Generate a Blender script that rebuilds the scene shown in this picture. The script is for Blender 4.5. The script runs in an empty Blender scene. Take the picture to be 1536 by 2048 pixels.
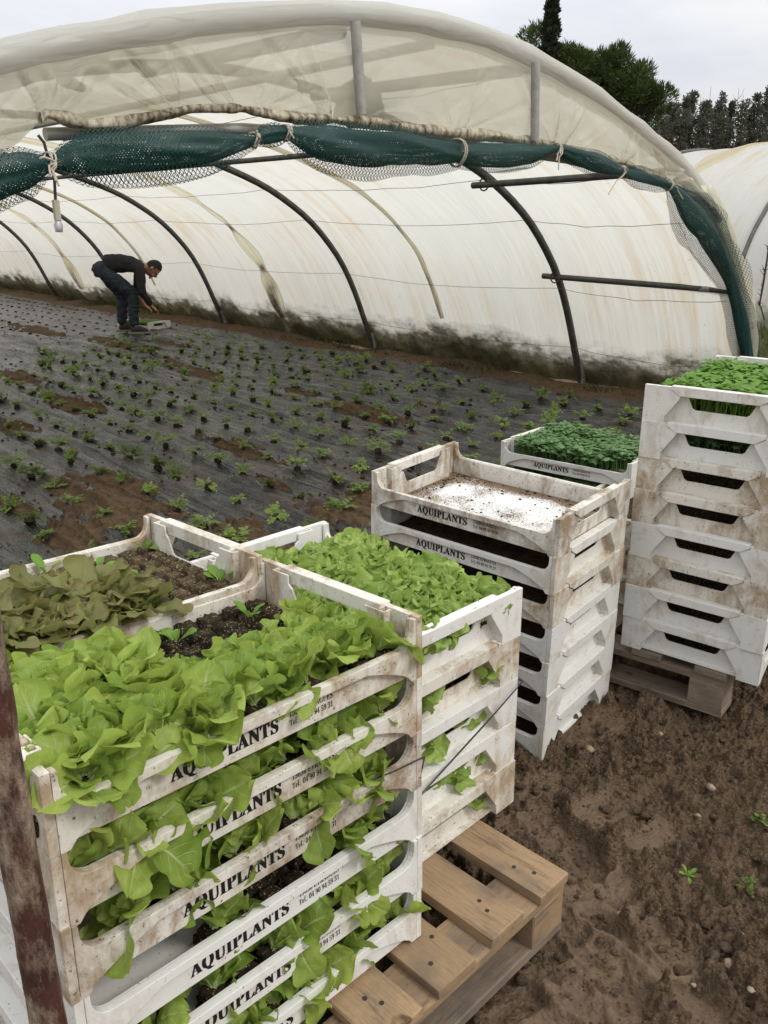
import bpy, bmesh, math, random
import numpy as np
from mathutils import Vector, Matrix, Euler
random.seed(7); np.random.seed(7)
C = bpy.context.scene.collection
SC = bpy.context.scene
PI = math.pi
R = math.radians
CH = 1.34                                   # camera height above the near soil
FPX, PITCH, ROLL = 1659.07, R(18.1827), R(.3176)

# ------------------------------------------------------------------ helpers
def view_ray(X, Y):
    u = (X-768)/FPX; v = (1024-Y)/FPX
    cr, sr = math.cos(ROLL), math.sin(ROLL)
    x = u*cr+v*sr; z = -u*sr+v*cr
    c, s = math.cos(PITCH), math.sin(PITCH)
    return Vector((x, c+s*z, -s+c*z))
def at_z(X, Y, z=0.0):
    d = view_ray(X, Y); return Vector((0, 0, CH))+d*((z-CH)/d.z)
def at_plane(X, Y, p0, n):
    d = view_ray(X, Y); o = Vector((0, 0, CH)); return o+d*((p0-o).dot(n)/d.dot(n))
def at_y(X, Y, y):
    d = view_ray(X, Y); return Vector((0, 0, CH))+d*(y/d.y)

def link(o, parent=None):
    C.objects.link(o)
    if parent is not None: o.parent = parent
    return o
def tag(o, label=None, cat=None, group=None, kind=None):
    if label: o['label'] = label
    if cat: o['category'] = cat
    if group: o['group'] = group
    if kind: o['kind'] = kind
    return o
def empty(name, mat=None):
    o = bpy.data.objects.new(name, None); C.objects.link(o); o.empty_display_size = .05
    if mat is not None: o.matrix_world = mat
    return o
def ob(name, me, parent=None, mat=None, loc=None):
    o = bpy.data.objects.new(name, me); link(o, parent)
    if mat is not None:
        if len(me.materials) == 0: me.materials.append(mat)
    if loc is not None: o.location = loc
    return o
def mesh(name, vs, fs, smooth=False, uvs=None, mat=None):
    me = bpy.data.meshes.new(name)
    me.from_pydata([tuple(v) for v in vs], [], [tuple(f) for f in fs])
    if uvs is not None:
        l = me.uv_layers.new(name='UVMap')
        vi = np.empty(len(me.loops), dtype=np.int32); me.loops.foreach_get('vertex_index', vi)
        l.data.foreach_set('uv', np.asarray(uvs, dtype=np.float32)[vi].ravel())
    if smooth: me.polygons.foreach_set('use_smooth', [True]*len(me.polygons))
    if mat: me.materials.append(mat)
    me.update()
    return me
def grid_mesh(name, P, smooth=True, uv=True, mat=None):
    """P: (n,m,3) array of points"""
    n, m, _ = P.shape
    idx = np.arange(n*m).reshape(n, m)
    f = np.stack([idx[:-1, :-1], idx[1:, :-1], idx[1:, 1:], idx[:-1, 1:]], -1).reshape(-1, 4)
    me = bpy.data.meshes.new(name)
    me.vertices.add(n*m); me.vertices.foreach_set('co', P.reshape(-1).astype(np.float32))
    me.loops.add(f.size); me.loops.foreach_set('vertex_index', f.reshape(-1).astype(np.int32))
    me.polygons.add(len(f)); me.polygons.foreach_set('loop_start', np.arange(0, f.size, 4, dtype=np.int32))
    me.update(calc_edges=True)
    if uv:
        l = me.uv_layers.new(name='UVMap')
        U, V = np.meshgrid(np.linspace(0, 1, m), np.linspace(0, 1, n))
        uvs = np.stack([U, V], -1).reshape(-1, 2)
        l.data.foreach_set('uv', uvs[f.reshape(-1)].astype(np.float32).ravel())
    me.polygons.foreach_set('use_smooth', [smooth]*len(f))
    if mat: me.materials.append(mat)
    me.validate(); me.update()
    return me
class MB:
    def __init__(s): s.v = []; s.f = []
    def add(s, vs, fs):
        b = len(s.v); s.v += [tuple(v) for v in vs]; s.f += [tuple(i+b for i in f) for f in fs]
    def box(s, x0, x1, y0, y1, z0, z1):
        s.add([(x0,y0,z0),(x1,y0,z0),(x1,y1,z0),(x0,y1,z0),(x0,y0,z1),(x1,y0,z1),(x1,y1,z1),(x0,y1,z1)],
              [(0,3,2,1),(4,5,6,7),(0,1,5,4),(1,2,6,5),(2,3,7,6),(3,0,4,7)])
    def prism(s, poly, a, b, axis):
        """poly: list of 2D points, extruded along axis from a to b. axis 'x': poly=(y,z); 'y': poly=(x,z)"""
        n = len(poly)
        def P(p, t):
            return (t, p[0], p[1]) if axis == 'x' else (p[0], t, p[1]) if axis == 'y' else (p[0], p[1], t)
        vs = [P(p, a) for p in poly]+[P(p, b) for p in poly]
        fs = [tuple(range(n)), tuple(range(2*n-1, n-1, -1))]+[(i, i+n, (i+1) % n+n, (i+1) % n) for i in range(n)]
        s.add(vs, fs)
    def tube(s, pts, r, seg=8, caps=True):
        pts = [Vector(p) for p in pts]; n = len(pts)
        rs = r if isinstance(r, (list, tuple)) else [r]*n
        vs = []; up = Vector((0, 0, 1))
        prev = None
        for i, p in enumerate(pts):
            t = (pts[min(i+1, n-1)]-pts[max(i-1, 0)])
            if t.length < 1e-9: t = Vector((0, 0, 1))
            t.normalize()
            if prev is None:
                a = t.cross(up)
                if a.length < 1e-3: a = t.cross(Vector((1, 0, 0)))
            else:
                a = prev-t*prev.dot(t)
            a.normalize(); prev = a; b = t.cross(a)
            for k in range(seg):
                th = 2*PI*k/seg; vs.append(p+a*(math.cos(th)*rs[i])+b*(math.sin(th)*rs[i]))
        fs = [(i*seg+k, i*seg+(k+1) % seg, (i+1)*seg+(k+1) % seg, (i+1)*seg+k) for i in range(n-1) for k in range(seg)]
        if caps: fs += [tuple(range(seg-1, -1, -1)), tuple((n-1)*seg+k for k in range(seg))]
        s.add(vs, fs)
    def me(s, name, smooth=False, bevel=0, mat=None, segs=2, angle=.5):
        me = bpy.data.meshes.new(name); me.from_pydata(s.v, [], s.f)
        bm = bmesh.new(); bm.from_mesh(me)
        bmesh.ops.recalc_face_normals(bm, faces=bm.faces)
        if bevel:
            es = [e for e in bm.edges if len(e.link_faces) == 2 and e.calc_face_angle(0) > angle]
            bmesh.ops.bevel(bm, geom=es, offset=bevel, segments=segs, affect='EDGES', profile=.6)
        bm.to_mesh(me); bm.free()
        if smooth:
            me.polygons.foreach_set('use_smooth', [True]*len(me.polygons))
            me.set_sharp_from_angle(angle=R(40))
        if mat: me.materials.append(mat)
        me.update(); return me

# numpy noise
def _h(ix, iy, seed):
    v = np.sin(ix*127.1+iy*311.7+seed*74.7)*43758.5453
    return v-np.floor(v)
def vnoise(x, y, seed=0):
    x = np.asarray(x, float); y = np.asarray(y, float)
    ix = np.floor(x); iy = np.floor(y); fx = x-ix; fy = y-iy
    fx = fx*fx*fx*(fx*(fx*6-15)+10); fy = fy*fy*fy*(fy*(fy*6-15)+10)
    return (_h(ix, iy, seed)*(1-fx)*(1-fy)+_h(ix+1, iy, seed)*fx*(1-fy)+_h(ix, iy+1, seed)*(1-fx)*fy+_h(ix+1, iy+1, seed)*fx*fy)*2-1
def fbm(x, y, seed=0, oct=4, gain=.5):
    a = 1; s = 0; f = 1
    for i in range(oct):
        s = s+a*vnoise(np.asarray(x)*f+i*17.3, np.asarray(y)*f-i*9.1, seed+i*3); a *= gain; f *= 2.03
    return s
def worley(x, y, seed=0):
    ix = np.floor(x); iy = np.floor(y); d = np.full(np.shape(x), 9.0); hid = np.zeros(np.shape(x))
    for a in (-1, 0, 1):
        for b in (-1, 0, 1):
            px = ix+a+_h(ix+a, iy+b, seed); py = iy+b+_h(ix+a, iy+b, seed+5)
            dd = (px-x)**2+(py-y)**2
            m = dd < d; hid = np.where(m, _h(ix+a, iy+b, seed+9), hid); d = np.where(m, dd, d)
    return np.sqrt(d), hid
def sstep(a, b, x):
    t = np.clip((x-a)/(b-a), 0, 1); return t*t*(3-2*t)

# ------------------------------------------------------------------ materials
def newmat(name):
    m = bpy.data.materials.new(name); m.use_nodes = True
    nt = m.node_tree; nt.nodes.clear()
    out = nt.nodes.new('ShaderNodeOutputMaterial')
    return m, nt, out
class NT:
    def __init__(s, nt): s.nt = nt
    def n(s, typ, **kw):
        nd = s.nt.nodes.new(typ)
        for k, v in kw.items():
            if k.startswith('i_'):
                nd.inputs[k[2:].replace('_', ' ')].default_value = v
            else: setattr(nd, k, v)
        return nd
    def l(s, a, b): s.nt.links.new(a, b)
    def val(s, x, sock):
        if isinstance(x, (int, float)): sock.default_value = x
        elif isinstance(x, tuple): sock.default_value = x if len(x) == 4 else (*x, 1)
        else: s.l(x, sock)
    def math(s, op, a, b=0.0, clamp=False):
        nd = s.nt.nodes.new('ShaderNodeMath'); nd.operation = op; nd.use_clamp = clamp
        s.val(a, nd.inputs[0]); s.val(b, nd.inputs[1]); return nd.outputs[0]
    def mix(s, f, a, b, bt='MIX'):
        nd = s.nt.nodes.new('ShaderNodeMix'); nd.data_type = 'RGBA'; nd.blend_type = bt
        s.val(f, nd.inputs[0]); s.val(a, nd.inputs[6]); s.val(b, nd.inputs[7]); return nd.outputs[2]
    def ramp(s, f, stops, interp='LINEAR'):
        nd = s.nt.nodes.new('ShaderNodeValToRGB'); cr = nd.color_ramp; cr.interpolation = interp
        while len(cr.elements) < len(stops): cr.elements.new(.5)
        for e, (p, c) in zip(cr.elements, stops):
            e.position = p; e.color = (c, c, c, 1) if isinstance(c, (int, float)) else (*c, 1)
        s.l(f, nd.inputs[0]); return nd.outputs[0]
    def noise(s, vec, scale, detail=4, rough=.55, dist=0.0, dim='3D'):
        nd = s.nt.nodes.new('ShaderNodeTexNoise'); nd.noise_dimensions = dim
        nd.inputs['Scale'].default_value = scale; nd.inputs['Detail'].default_value = detail
        nd.inputs['Roughness'].default_value = rough; nd.inputs['Distortion'].default_value = dist
        if vec is not None: s.l(vec, nd.inputs['Vector'])
        return nd.outputs['Fac']
    def vmath(s, op, a, b):
        nd = s.nt.nodes.new('ShaderNodeVectorMath'); nd.operation = op
        for x, k in ((a, 0), (b, 1)):
            if isinstance(x, tuple): nd.inputs[k].default_value = x
            else: s.l(x, nd.inputs[k])
        return nd.outputs[0]
    def coord(s, which='Object'):
        return s.nt.nodes.new('ShaderNodeTexCoord').outputs[which]
    def sep(s, v):
        nd = s.nt.nodes.new('ShaderNodeSeparateXYZ'); s.l(v, nd.inputs[0]); return nd.outputs
    def rnd(s): return s.nt.nodes.new('ShaderNodeObjectInfo').outputs['Random']
    def bump(s, h, strength=.3, dist=.01):
        nd = s.nt.nodes.new('ShaderNodeBump'); nd.inputs['Strength'].default_value = strength
        nd.inputs['Distance'].default_value = dist; s.l(h, nd.inputs['Height']); return nd.outputs[0]
    def bsdf(s, col, rough=.6, normal=None, spec=.4, **kw):
        nd = s.nt.nodes.new('ShaderNodeBsdfPrincipled')
        s.val(col, nd.inputs['Base Color']); s.val(rough, nd.inputs['Roughness']); nd.inputs['Specular IOR Level'].default_value = spec
        if normal is not None: s.l(normal, nd.inputs['Normal'])
        for k, v in kw.items(): nd.inputs[k].default_value = v
        return nd.outputs[0]
    def mixs(s, f, a, b):
        nd = s.nt.nodes.new('ShaderNodeMixShader'); s.val(f, nd.inputs[0]); s.l(a, nd.inputs[1]); s.l(b, nd.inputs[2]); return nd.outputs[0]
    def trl(s, col):
        nd = s.nt.nodes.new('ShaderNodeBsdfTranslucent'); s.val(col, nd.inputs[0]); return nd.outputs[0]
    def trp(s, col=(1, 1, 1, 1)):
        nd = s.nt.nodes.new('ShaderNodeBsdfTransparent'); s.val(col, nd.inputs[0]); return nd.outputs[0]

def simple(name, col, rough=.6, spec=.4, nscale=0, namt=.3, metal=0.0, bump=0):
    m, nt, out = newmat(name); N = NT(nt)
    c = col; nrm = None
    if nscale:
        v = N.vmath('ADD', N.coord(), (3.1, 1.7, .4))
        n = N.noise(v, nscale, 5, .6)
        c = N.mix(N.ramp(n, [(.3, 0), (.7, 1)]), tuple(x*(1-namt) for x in col), tuple(min(1, x*(1+namt)) for x in col))
        if bump: nrm = N.bump(n, bump, .01)
    N.l(N.bsdf(c, rough, nrm, spec, Metallic=metal), out.inputs[0])
    return m

def plastic(name, base, stain, amt, speck):
    m, nt, out = newmat(name); N = NT(nt)
    r = N.rnd(); co = N.coord()
    off = N.n('ShaderNodeCombineXYZ'); N.l(N.math('MULTIPLY', r, 37.0), off.inputs[0]); N.l(N.math('MULTIPLY', r, 91.0), off.inputs[1]); N.l(N.math('MULTIPLY', r, 53.0), off.inputs[2])
    v = N.vmath('ADD', co, off.outputs[0])
    big = N.noise(v, 8, 6, .68, .7)
    mid = N.noise(N.vmath('MULTIPLY', v, (1, 1, .45)), 26, 6, .72, .3)
    run = N.noise(N.vmath('MULTIPLY', v, (1, 1, .10)), 34, 3, .6)
    fine = N.noise(v, 150, 3, .7)
    tot = N.math('ADD', N.math('MULTIPLY', big, .52), N.math('ADD', N.math('MULTIPLY', mid, .33), N.math('MULTIPLY', run, .15)))
    xyz = N.sep(co); dx_ = N.math('SUBTRACT', .3, N.math('ABSOLUTE', xyz[0])); dy_ = N.math('SUBTRACT', .2, N.math('ABSOLUTE', xyz[1]))
    dc = N.math('SQRT', N.math('ADD', N.math('MULTIPLY', dx_, dx_), N.math('MULTIPLY', dy_, dy_)))
    tot = N.math('ADD', tot, N.math('MULTIPLY', N.ramp(dc, [(.0, 1), (.12, 0)]), .030+.028*amt))
    fac = N.ramp(tot, [(.57-.09*amt, 0), (.70-.09*amt, .5+.4*min(1, amt))])
    film = N.ramp(N.noise(v, 3.5, 3, .6), [(.3, 0), (.7, .30*amt)])
    col = N.mix(film, base, tuple(x*.8+.2*y for x, y in zip(base, stain)))
    col = N.mix(fac, col, stain)
    patch = N.noise(v, 20, 5, .68)
    dk = N.math('MULTIPLY', N.ramp(N.noise(v, 60, 5, .75), [(.56, 0), (.66, 1)]), N.ramp(patch, [(.60-.06*speck, 0), (.72-.06*speck, .75)]))
    col = N.mix(N.math('MULTIPLY', dk, .5+.4*speck, True), col, tuple(x*.35 for x in stain))
    sp = N.math('MULTIPLY', N.ramp(fine, [(.66-.05*speck, 0), (.71-.05*speck, 1)]), N.ramp(patch, [(.50-.10*speck, 0), (.62-.1*speck, 1)]), True)
    col = N.mix(N.math('MULTIPLY', sp, .45+.5*speck, True), col, (.06, .042, .028, 1))
    scr = N.noise(N.vmath('MULTIPLY', v, (.2, .2, 4)), 120, 3, .7)
    scv = N.noise(N.vmath('MULTIPLY', v, (5, 5, .25)), 60, 3, .7)
    col = N.mix(N.math('MULTIPLY', N.ramp(N.math('MAXIMUM', scr, scv), [(.68, 0), (.73, 1)]), .28), col, (.16, .13, .10, 1))
    nrm = N.bump(N.math('ADD', N.noise(v, 45, 4, .6), N.math('MULTIPLY', fac, .4)), .14, .004)
    N.l(N.bsdf(col, N.math('ADD', .40, N.math('MULTIPLY', fac, .4)), nrm, .4), out.inputs[0])
    return m
PL_CLEAN = plastic('plastic_clean', (.715, .705, .665), (.42, .34, .23), .50, .6)
PL_MID = plastic('plastic_used', (.73, .715, .66), (.40, .30, .18), .75, .6)
PL_DIRTY = plastic('plastic_dirty', (.70, .67, .59), (.33, .225, .125), 1.05, .9)
PL_MUD = plastic('plastic_muddy', (.71, .68, .61), (.25, .165, .09), 1.2, 1.0)

def floor_dirty():
    m, nt, out = newmat('plastic_floor_with_crumbs'); N = NT(nt)
    v = N.coord(); v = N.vmath('ADD', v, (5, 3, 0))
    a = N.noise(v, 260, 3, .75); b = N.noise(v, 7, 4, .6)
    edge = N.sep(N.coord())
    ex = N.math('SUBTRACT', .30, N.math('ABSOLUTE', edge[0])); ey = N.math('SUBTRACT', .2, N.math('ABSOLUTE', edge[1]))
    ed = N.math('MINIMUM', ex, ey)
    em = N.ramp(ed, [(.02, 1), (.10, 0)])
    tot = N.math('ADD', N.math('MULTIPLY', a, .75), N.math('ADD', N.math('MULTIPLY', b, .60), N.math('MULTIPLY', em, .26)))
    f = N.ramp(N.math('MULTIPLY', tot, .6), [(.405, 0), (.475, 1)])
    col = N.mix(f, (.76, .75, .72), N.mix(N.noise(v, 40, 2), (.09, .06, .035, 1), (.20, .13, .075, 1)))
    N.l(N.bsdf(col, .6, N.bump(a, .3, .004), .3), out.inputs[0])
    return m
FLOOR_DIRTY = floor_dirty()
INK = simple('black_print', (.012, .011, .013), .55, .3)

def leafmat(name, dark, light, vein, transl=.4, rough=.42, bronze=None, vstr=.5):
    m, nt, out = newmat(name); N = NT(nt)
    uv = N.n('ShaderNodeUVMap').outputs[0]; s = N.sep(uv)
    isl = N.n('ShaderNodeNewGeometry').outputs['Random Per Island']
    r = N.rnd(); co = N.coord()
    n = N.noise(co, 45, 3, .6); nb = N.noise(co, 14, 2)
    u = N.math('ABSOLUTE', N.math('MULTIPLY', N.math('SUBTRACT', s[0], .5), 2.0))
    f = N.math('ADD', N.math('MULTIPLY', n, .55), N.math('ADD', N.math('MULTIPLY', isl, .6), N.math('MULTIPLY', r, .3)))
    f = N.math('SUBTRACT', f, .25, True)
    col = N.mix(f, dark, light)
    # paler towards the leaf base
    col = N.mix(N.ramp(s[1], [(0, .75), (.3, 0)]), col, vein)
    # veins
    mid = N.ramp(N.math('MULTIPLY', u, 1.0), [(.02, 1), (.075, 0)])
    ph = N.math('FRACT', N.math('SUBTRACT', N.math('MULTIPLY', s[1], 6.5), N.math('MULTIPLY', u, 1.7)))
    side = N.ramp(N.math('ABSOLUTE', N.math('SUBTRACT', ph, .5)), [(.0, 1), (.08, 0)])
    side = N.math('MULTIPLY', side, N.ramp(u, [(.5, .55), (.95, 0)]))
    vm = N.math('MAXIMUM', N.math('MULTIPLY', mid, N.ramp(s[1], [(.5, 1), (1, .1)])), side)
    net = N.noise(co, 210, 2, .6)
    col = N.mix(N.math('MULTIPLY', vm, vstr), col, vein)
    if bronze:
        bm_ = N.math('MULTIPLY', N.ramp(N.math('ADD', N.math('MULTIPLY', n, .6), N.math('MULTIPLY', s[1], .45)), [(.50, 0), (.76, 1)]), .55)
        col = N.mix(bm_, col, bronze)
    h = N.math('ADD', N.math('MULTIPLY', vm, -.5), N.math('ADD', N.math('MULTIPLY', net, .35), N.math('MULTIPLY', nb, .5)))
    nrm = N.bump(h, .5, .004)
    p = N.bsdf(col, rough, nrm, .35)
    t = N.trl(N.mix(.5, col, light))
    N.l(N.mixs(transl, p, t), out.inputs[0])
    return m
LF_OAK = leafmat('oak_leaf_green', (.165, .27, .034), (.48, .575, .125), (.60, .70, .34), .42, vstr=.8)
LF_CURL = leafmat('curly_leaf_green', (.18, .285, .045), (.46, .58, .16), (.46, .60, .22), .38, .45)
LF_BRONZE = leafmat('bronze_leaf', (.11, .15, .035), (.34, .37, .115), (.40, .42, .18), .38, .5, (.20, .115, .06))
LF_YOUNG = leafmat('young_leaf', (.13, .27, .03), (.25, .43, .07), (.40, .55, .16), .4)
LF_CRESS = leafmat('herb_leaf_blue_green', (.075, .165, .045), (.23, .37, .15), (.16, .32, .09), .3, .5)
LF_PARSLEY = leafmat('herb_leaf_fresh_green', (.07, .19, .015), (.20, .38, .045), (.28, .45, .09), .35, .5)
LF_SEED = leafmat('seedling_leaf', (.10, .165, .025), (.28, .37, .085), (.28, .40, .12), .35, .5)

def peat(name, a, b, grit, gscale=190, gamt=.5):
    m, nt, out = newmat(name); N = NT(nt)
    co = N.coord(); r = N.rnd()
    v = N.vmath('ADD', co, (11, 4, 2))
    off = N.n('ShaderNodeCombineXYZ'); N.l(N.math('MULTIPLY', r, 31.0), off.inputs[0]); v = N.vmath('ADD', v, off.outputs[0])
    n = N.noise(v, 40, 6, .7); g = N.noise(v, gscale, 2, .5); g2 = N.noise(v, 9, 3)
    col = N.mix(N.ramp(n, [(.3, 0), (.7, 1)]), a, b)
    gm = N.math('MULTIPLY', N.ramp(g, [(.60, 0), (.66, 1)]), N.ramp(g2, [(.35, gamt*.3), (.65, gamt)]))
    col = N.mix(gm, col, grit)
    N.l(N.bsdf(col, .92, N.bump(N.math('ADD', n, N.math('MULTIPLY', g, .4)), .9, .01), .15), out.inputs[0])
    return m
PEAT = peat('peat_block', (.012, .009, .006), (.045, .033, .02), (.42, .33, .17), 240, .9)
PEAT_TAN = peat('peat_block_gritty', (.025, .018, .011), (.15, .108, .06), (.42, .32, .18), 200, .95)
PEAT_RED = peat('peat_layer', (.02, .011, .006), (.085, .048, .026), (.25, .17, .09), 260, .4)

def soilmat():
    m, nt, out = newmat('wet_brown_soil'); N = NT(nt)
    co = N.coord()
    n1 = N.noise(co, 2.2, 5, .6); n2 = N.noise(co, 28, 6, .7); n3 = N.noise(co, 330, 2, .5); n4 = N.noise(co, 5, 3, .6)
    col = N.mix(N.ramp(n2, [(.3, 0), (.72, 1)]), (.070, .043, .024), (.285, .19, .113))
    col = N.mix(N.ramp(n1, [(.35, 0), (.65, 1)]), col, N.mix(.5, col, (.20, .13, .075)))
    gr = N.math('MULTIPLY', N.ramp(n3, [(.61, 0), (.66, 1)]), N.ramp(n4, [(.40, .15), (.60, .95)]))
    col = N.mix(gr, col, (.40, .30, .17))
    att = N.n('ShaderNodeAttribute', attribute_name='wet').outputs['Fac']
    col = N.mix(att, col, N.mix(n2, (.095, .062, .036, 1), (.145, .098, .06, 1)))
    dry = N.n('ShaderNodeAttribute', attribute_name='dry').outputs['Fac']
    col = N.mix(dry, col, N.mix(N.ramp(n2, [(.3, 0), (.7, 1)]), (.085, .05, .026, 1), (.26, .165, .085, 1)))
    rg = N.math('SUBTRACT', N.ramp(n2, [(.3, .8), (.8, .95)]), N.math('MULTIPLY', att, .38))
    vo = N.n('ShaderNodeTexVoronoi'); vo.inputs['Scale'].default_value = 110; N.l(N.vmath('ADD', co, N.vmath('MULTIPLY', N.n('ShaderNodeTexNoise', i_Scale=50.0).outputs['Color'], (.02, .02, .02))), vo.inputs['Vector'])
    h = N.math('ADD', N.math('SUBTRACT', N.noise(co, 60, 6, .75), N.math('MULTIPLY', vo.outputs['Distance'], .55)), N.math('MULTIPLY', n3, .3))
    b = N.nt.nodes.new('ShaderNodeBump'); N.l(h, b.inputs['Height']); b.inputs['Distance'].default_value = .030
    N.l(N.math('SUBTRACT', 1.0, N.math('MULTIPLY', att, .72)), b.inputs['Strength'])
    N.l(N.bsdf(col, rg, b.outputs[0], .3), out.inputs[0])
    return m
SOIL = soilmat()
def attr(me, name, arr):
    a = me.attributes.new(name, 'FLOAT', 'POINT'); a.data.foreach_set('value', np.asarray(arr, np.float32).ravel())

# ------------------------------------------------------------------ greenhouse frame of reference
YAW = R(132.2); EL = R(1.1)
F0 = Vector((1.822, 7.606, .06))
TM = Matrix.Translation(F0) @ Matrix.Rotation(YAW, 4, 'Z') @ Matrix.Rotation(-EL, 4, 'Y')
TMI = TM.inverted()
TH = (math.cos(YAW), math.sin(YAW)); WH = (-math.sin(YAW), math.cos(YAW))
def gz(x, y):
    s = (x-F0.x)*TH[0]+(y-F0.y)*TH[1]
    return np.clip(.06+s*math.tan(EL), 0, .6)
PW = [0, .08, .16, .30, .47, .67, .91, 1.2, 1.5, 2.0, 2.5, 3.0, 3.6]
PH = [0, .17, .35, .67, .97, 1.2, 1.42, 1.60, 1.75, 1.91, 2.045, 2.14, 2.19]
WID = 7.2
def prof(w):
    w = np.asarray(w, float); w = np.where(w > WID/2, WID-w, w)
    return np.interp(w, PW, PH)
def smooth_profile(n=61):
    w = np.concatenate([PW, [WID-x for x in PW[-2::-1]]]); h = np.concatenate([PH, PH[-2::-1]])
    for _ in range(3):          # corner cutting
        q = [w[0]]; p = [h[0]]
        for i in range(len(w)-1):
            q += [.75*w[i]+.25*w[i+1], .25*w[i]+.75*w[i+1]]; p += [.75*h[i]+.25*h[i+1], .25*h[i]+.75*h[i+1]]
        w = np.array(q+[w[-1]]); h = np.array(p+[h[-1]])
    L = np.concatenate([[0], np.cumsum(np.hypot(np.diff(w), np.diff(h)))])
    t = np.linspace(0, L[-1], n)
    return np.interp(t, L, w), np.interp(t, L, h)
AW, AH = smooth_profile(61)
# outward normals of the arch
_tw = np.gradient(AW); _th = np.gradient(AH); _l = np.hypot(_tw, _th); NW = -_th/_l; NH = _tw/_l

# ------------------------------------------------------------------ ground
def axis_pts(a, b, step, lo, hi, g=1.18):
    mid = list(np.arange(a, b+1e-6, step)); st = step; x = a; left = []
    while x > lo: st = min(st*g, 60); x -= st; left.append(x)
    st = step; x = mid[-1]; right = []
    while x < hi: st = min(st*g, 60); x += st; right.append(x)
    return np.array(left[::-1]+mid+right)
def build_ground():
    xs = axis_pts(.02, 1.52, .0036, -420, 420, 1.10); ys = axis_pts(.92, 2.72, .0038, -60, 600, 1.10)
    X, Y = np.meshgrid(xs, ys)
    near = sstep(-1.2, .0, X)*sstep(3.4, 2.4, X)*sstep(.3, .8, Y)*sstep(5.5, 3.2, Y)
    fine = sstep(-.6, -.2, X)*sstep(2.1, 1.7, X)*sstep(.5, .8, Y)*sstep(3.3, 2.9, Y)
    w1, id1 = worley(X*9+.3*vnoise(X*14, Y*14, 3), Y*9+.3*vnoise(X*14, Y*14, 4), 1)
    w2, id2 = worley(X*24+.35*vnoise(X*40, Y*40, 5), Y*24+.35*vnoise(X*40, Y*40, 6), 2)
    w3, id3 = worley(X*58, Y*58, 8)
    h = .020*fbm(X*3.1, Y*3.1, 11, 3)+.004
    c1 = np.clip(.62-w1, 0, 1)*id1; c2 = np.clip(.62-w2, 0, 1)*id2; c3 = np.clip(.6-w3, 0, 1)*id3
    dens = sstep(-.35, .45, fbm(X*2.2, Y*2.2, 21, 3)+.25)
    def cl(w, i, r): return np.sqrt(np.clip(1-(w/r)**2, 0, 1))*sstep(.25, .8, i)
    w4, id4 = worley(X*95+.3*vnoise(X*150, Y*150, 3), Y*95, 14)
    rough = .034*cl(w1, id1, .62)*dens+.024*cl(w2, id2, .62)*(.45+.55*dens)+.0145*cl(w3, id3, .64)*(.5+.5*dens)+.0075*cl(w4, id4, .66)+.012*fbm(X*34, Y*34, 30, 5, .6)-.016
    wet = np.zeros_like(X); dep = np.zeros_like(X); rim = np.zeros_like(X)
    caps = [((1090,1650),(1172,1735),.050,.022), ((1150,1795),(1215,1770),.060,.006), ((1155,1840),(1225,1822),.060,.008),
            ((1110,1905),(1228,2010),.075,.026), ((1190,1870),(1265,1960),.055,.020), ((1290,1860),(1350,1915),.045,.016),
            ((1030,1960),(1120,2040),.080,.016), ((960,2030),(1060,1960),.06,.012), ((1060,1590),(1120,1560),.05,.010),
            ((1270,1700),(1320,1660),.04,.010), ((1150,1480),(1230,1440),.05,.010), ((1040,1660),(1075,1690),.05,.012),
            ((980,2047),(1150,2047),.10,.012), ((1330,1940),(1400,2010),.05,.012), ((1180,1640),(1260,1600),.05,.008)]
    for p, q, wd, d in caps:
        a = at_z(*p); b = at_z(*q); ax, ay = a.x, a.y; dx, dy = b.x-ax, b.y-ay
        t = np.clip(((X-ax)*dx+(Y-ay)*dy)/(dx*dx+dy*dy), 0, 1)
        dist = np.hypot(X-ax-t*dx, Y-ay-t*dy)/wd+.22*vnoise(X*30, Y*30, 60)
        ins = sstep(1.05, .75, dist); wet = np.maximum(wet, sstep(1.15, .8, dist))
        dep = np.maximum(dep, ins*d); rim = np.maximum(rim, d*.9*np.exp(-((dist-1.25)/.22)**2)*(.5+.8*id1))
    wetn = sstep(.15, .6, fbm(X*2.6+4, Y*2.6, 77, 3))*sstep(2.6, 1.7, Y)*.0
    h = h+rough*(1-.88*wet)-dep+rim
    under = sstep(.2, -.1, X+.0*Y)
    Z = gz(X, Y)-.03*sstep(2.6, 3.6, Y)*sstep(8, -1, X-4)+h*near*(.15+.85*fine)
    far = sstep(25, 60, np.hypot(X, Y))
    Z = Z+far*.25*fbm(X*.02, Y*.02, 5, 2)
    me = grid_mesh('ground', np.stack([X, Y, Z], -1), mat=SOIL)
    attr(me, 'wet', wet*.78); attr(me, 'dry', far*0)
    o = ob('ground', me); tag(o, kind='structure')
    return o
build_ground()

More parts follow.
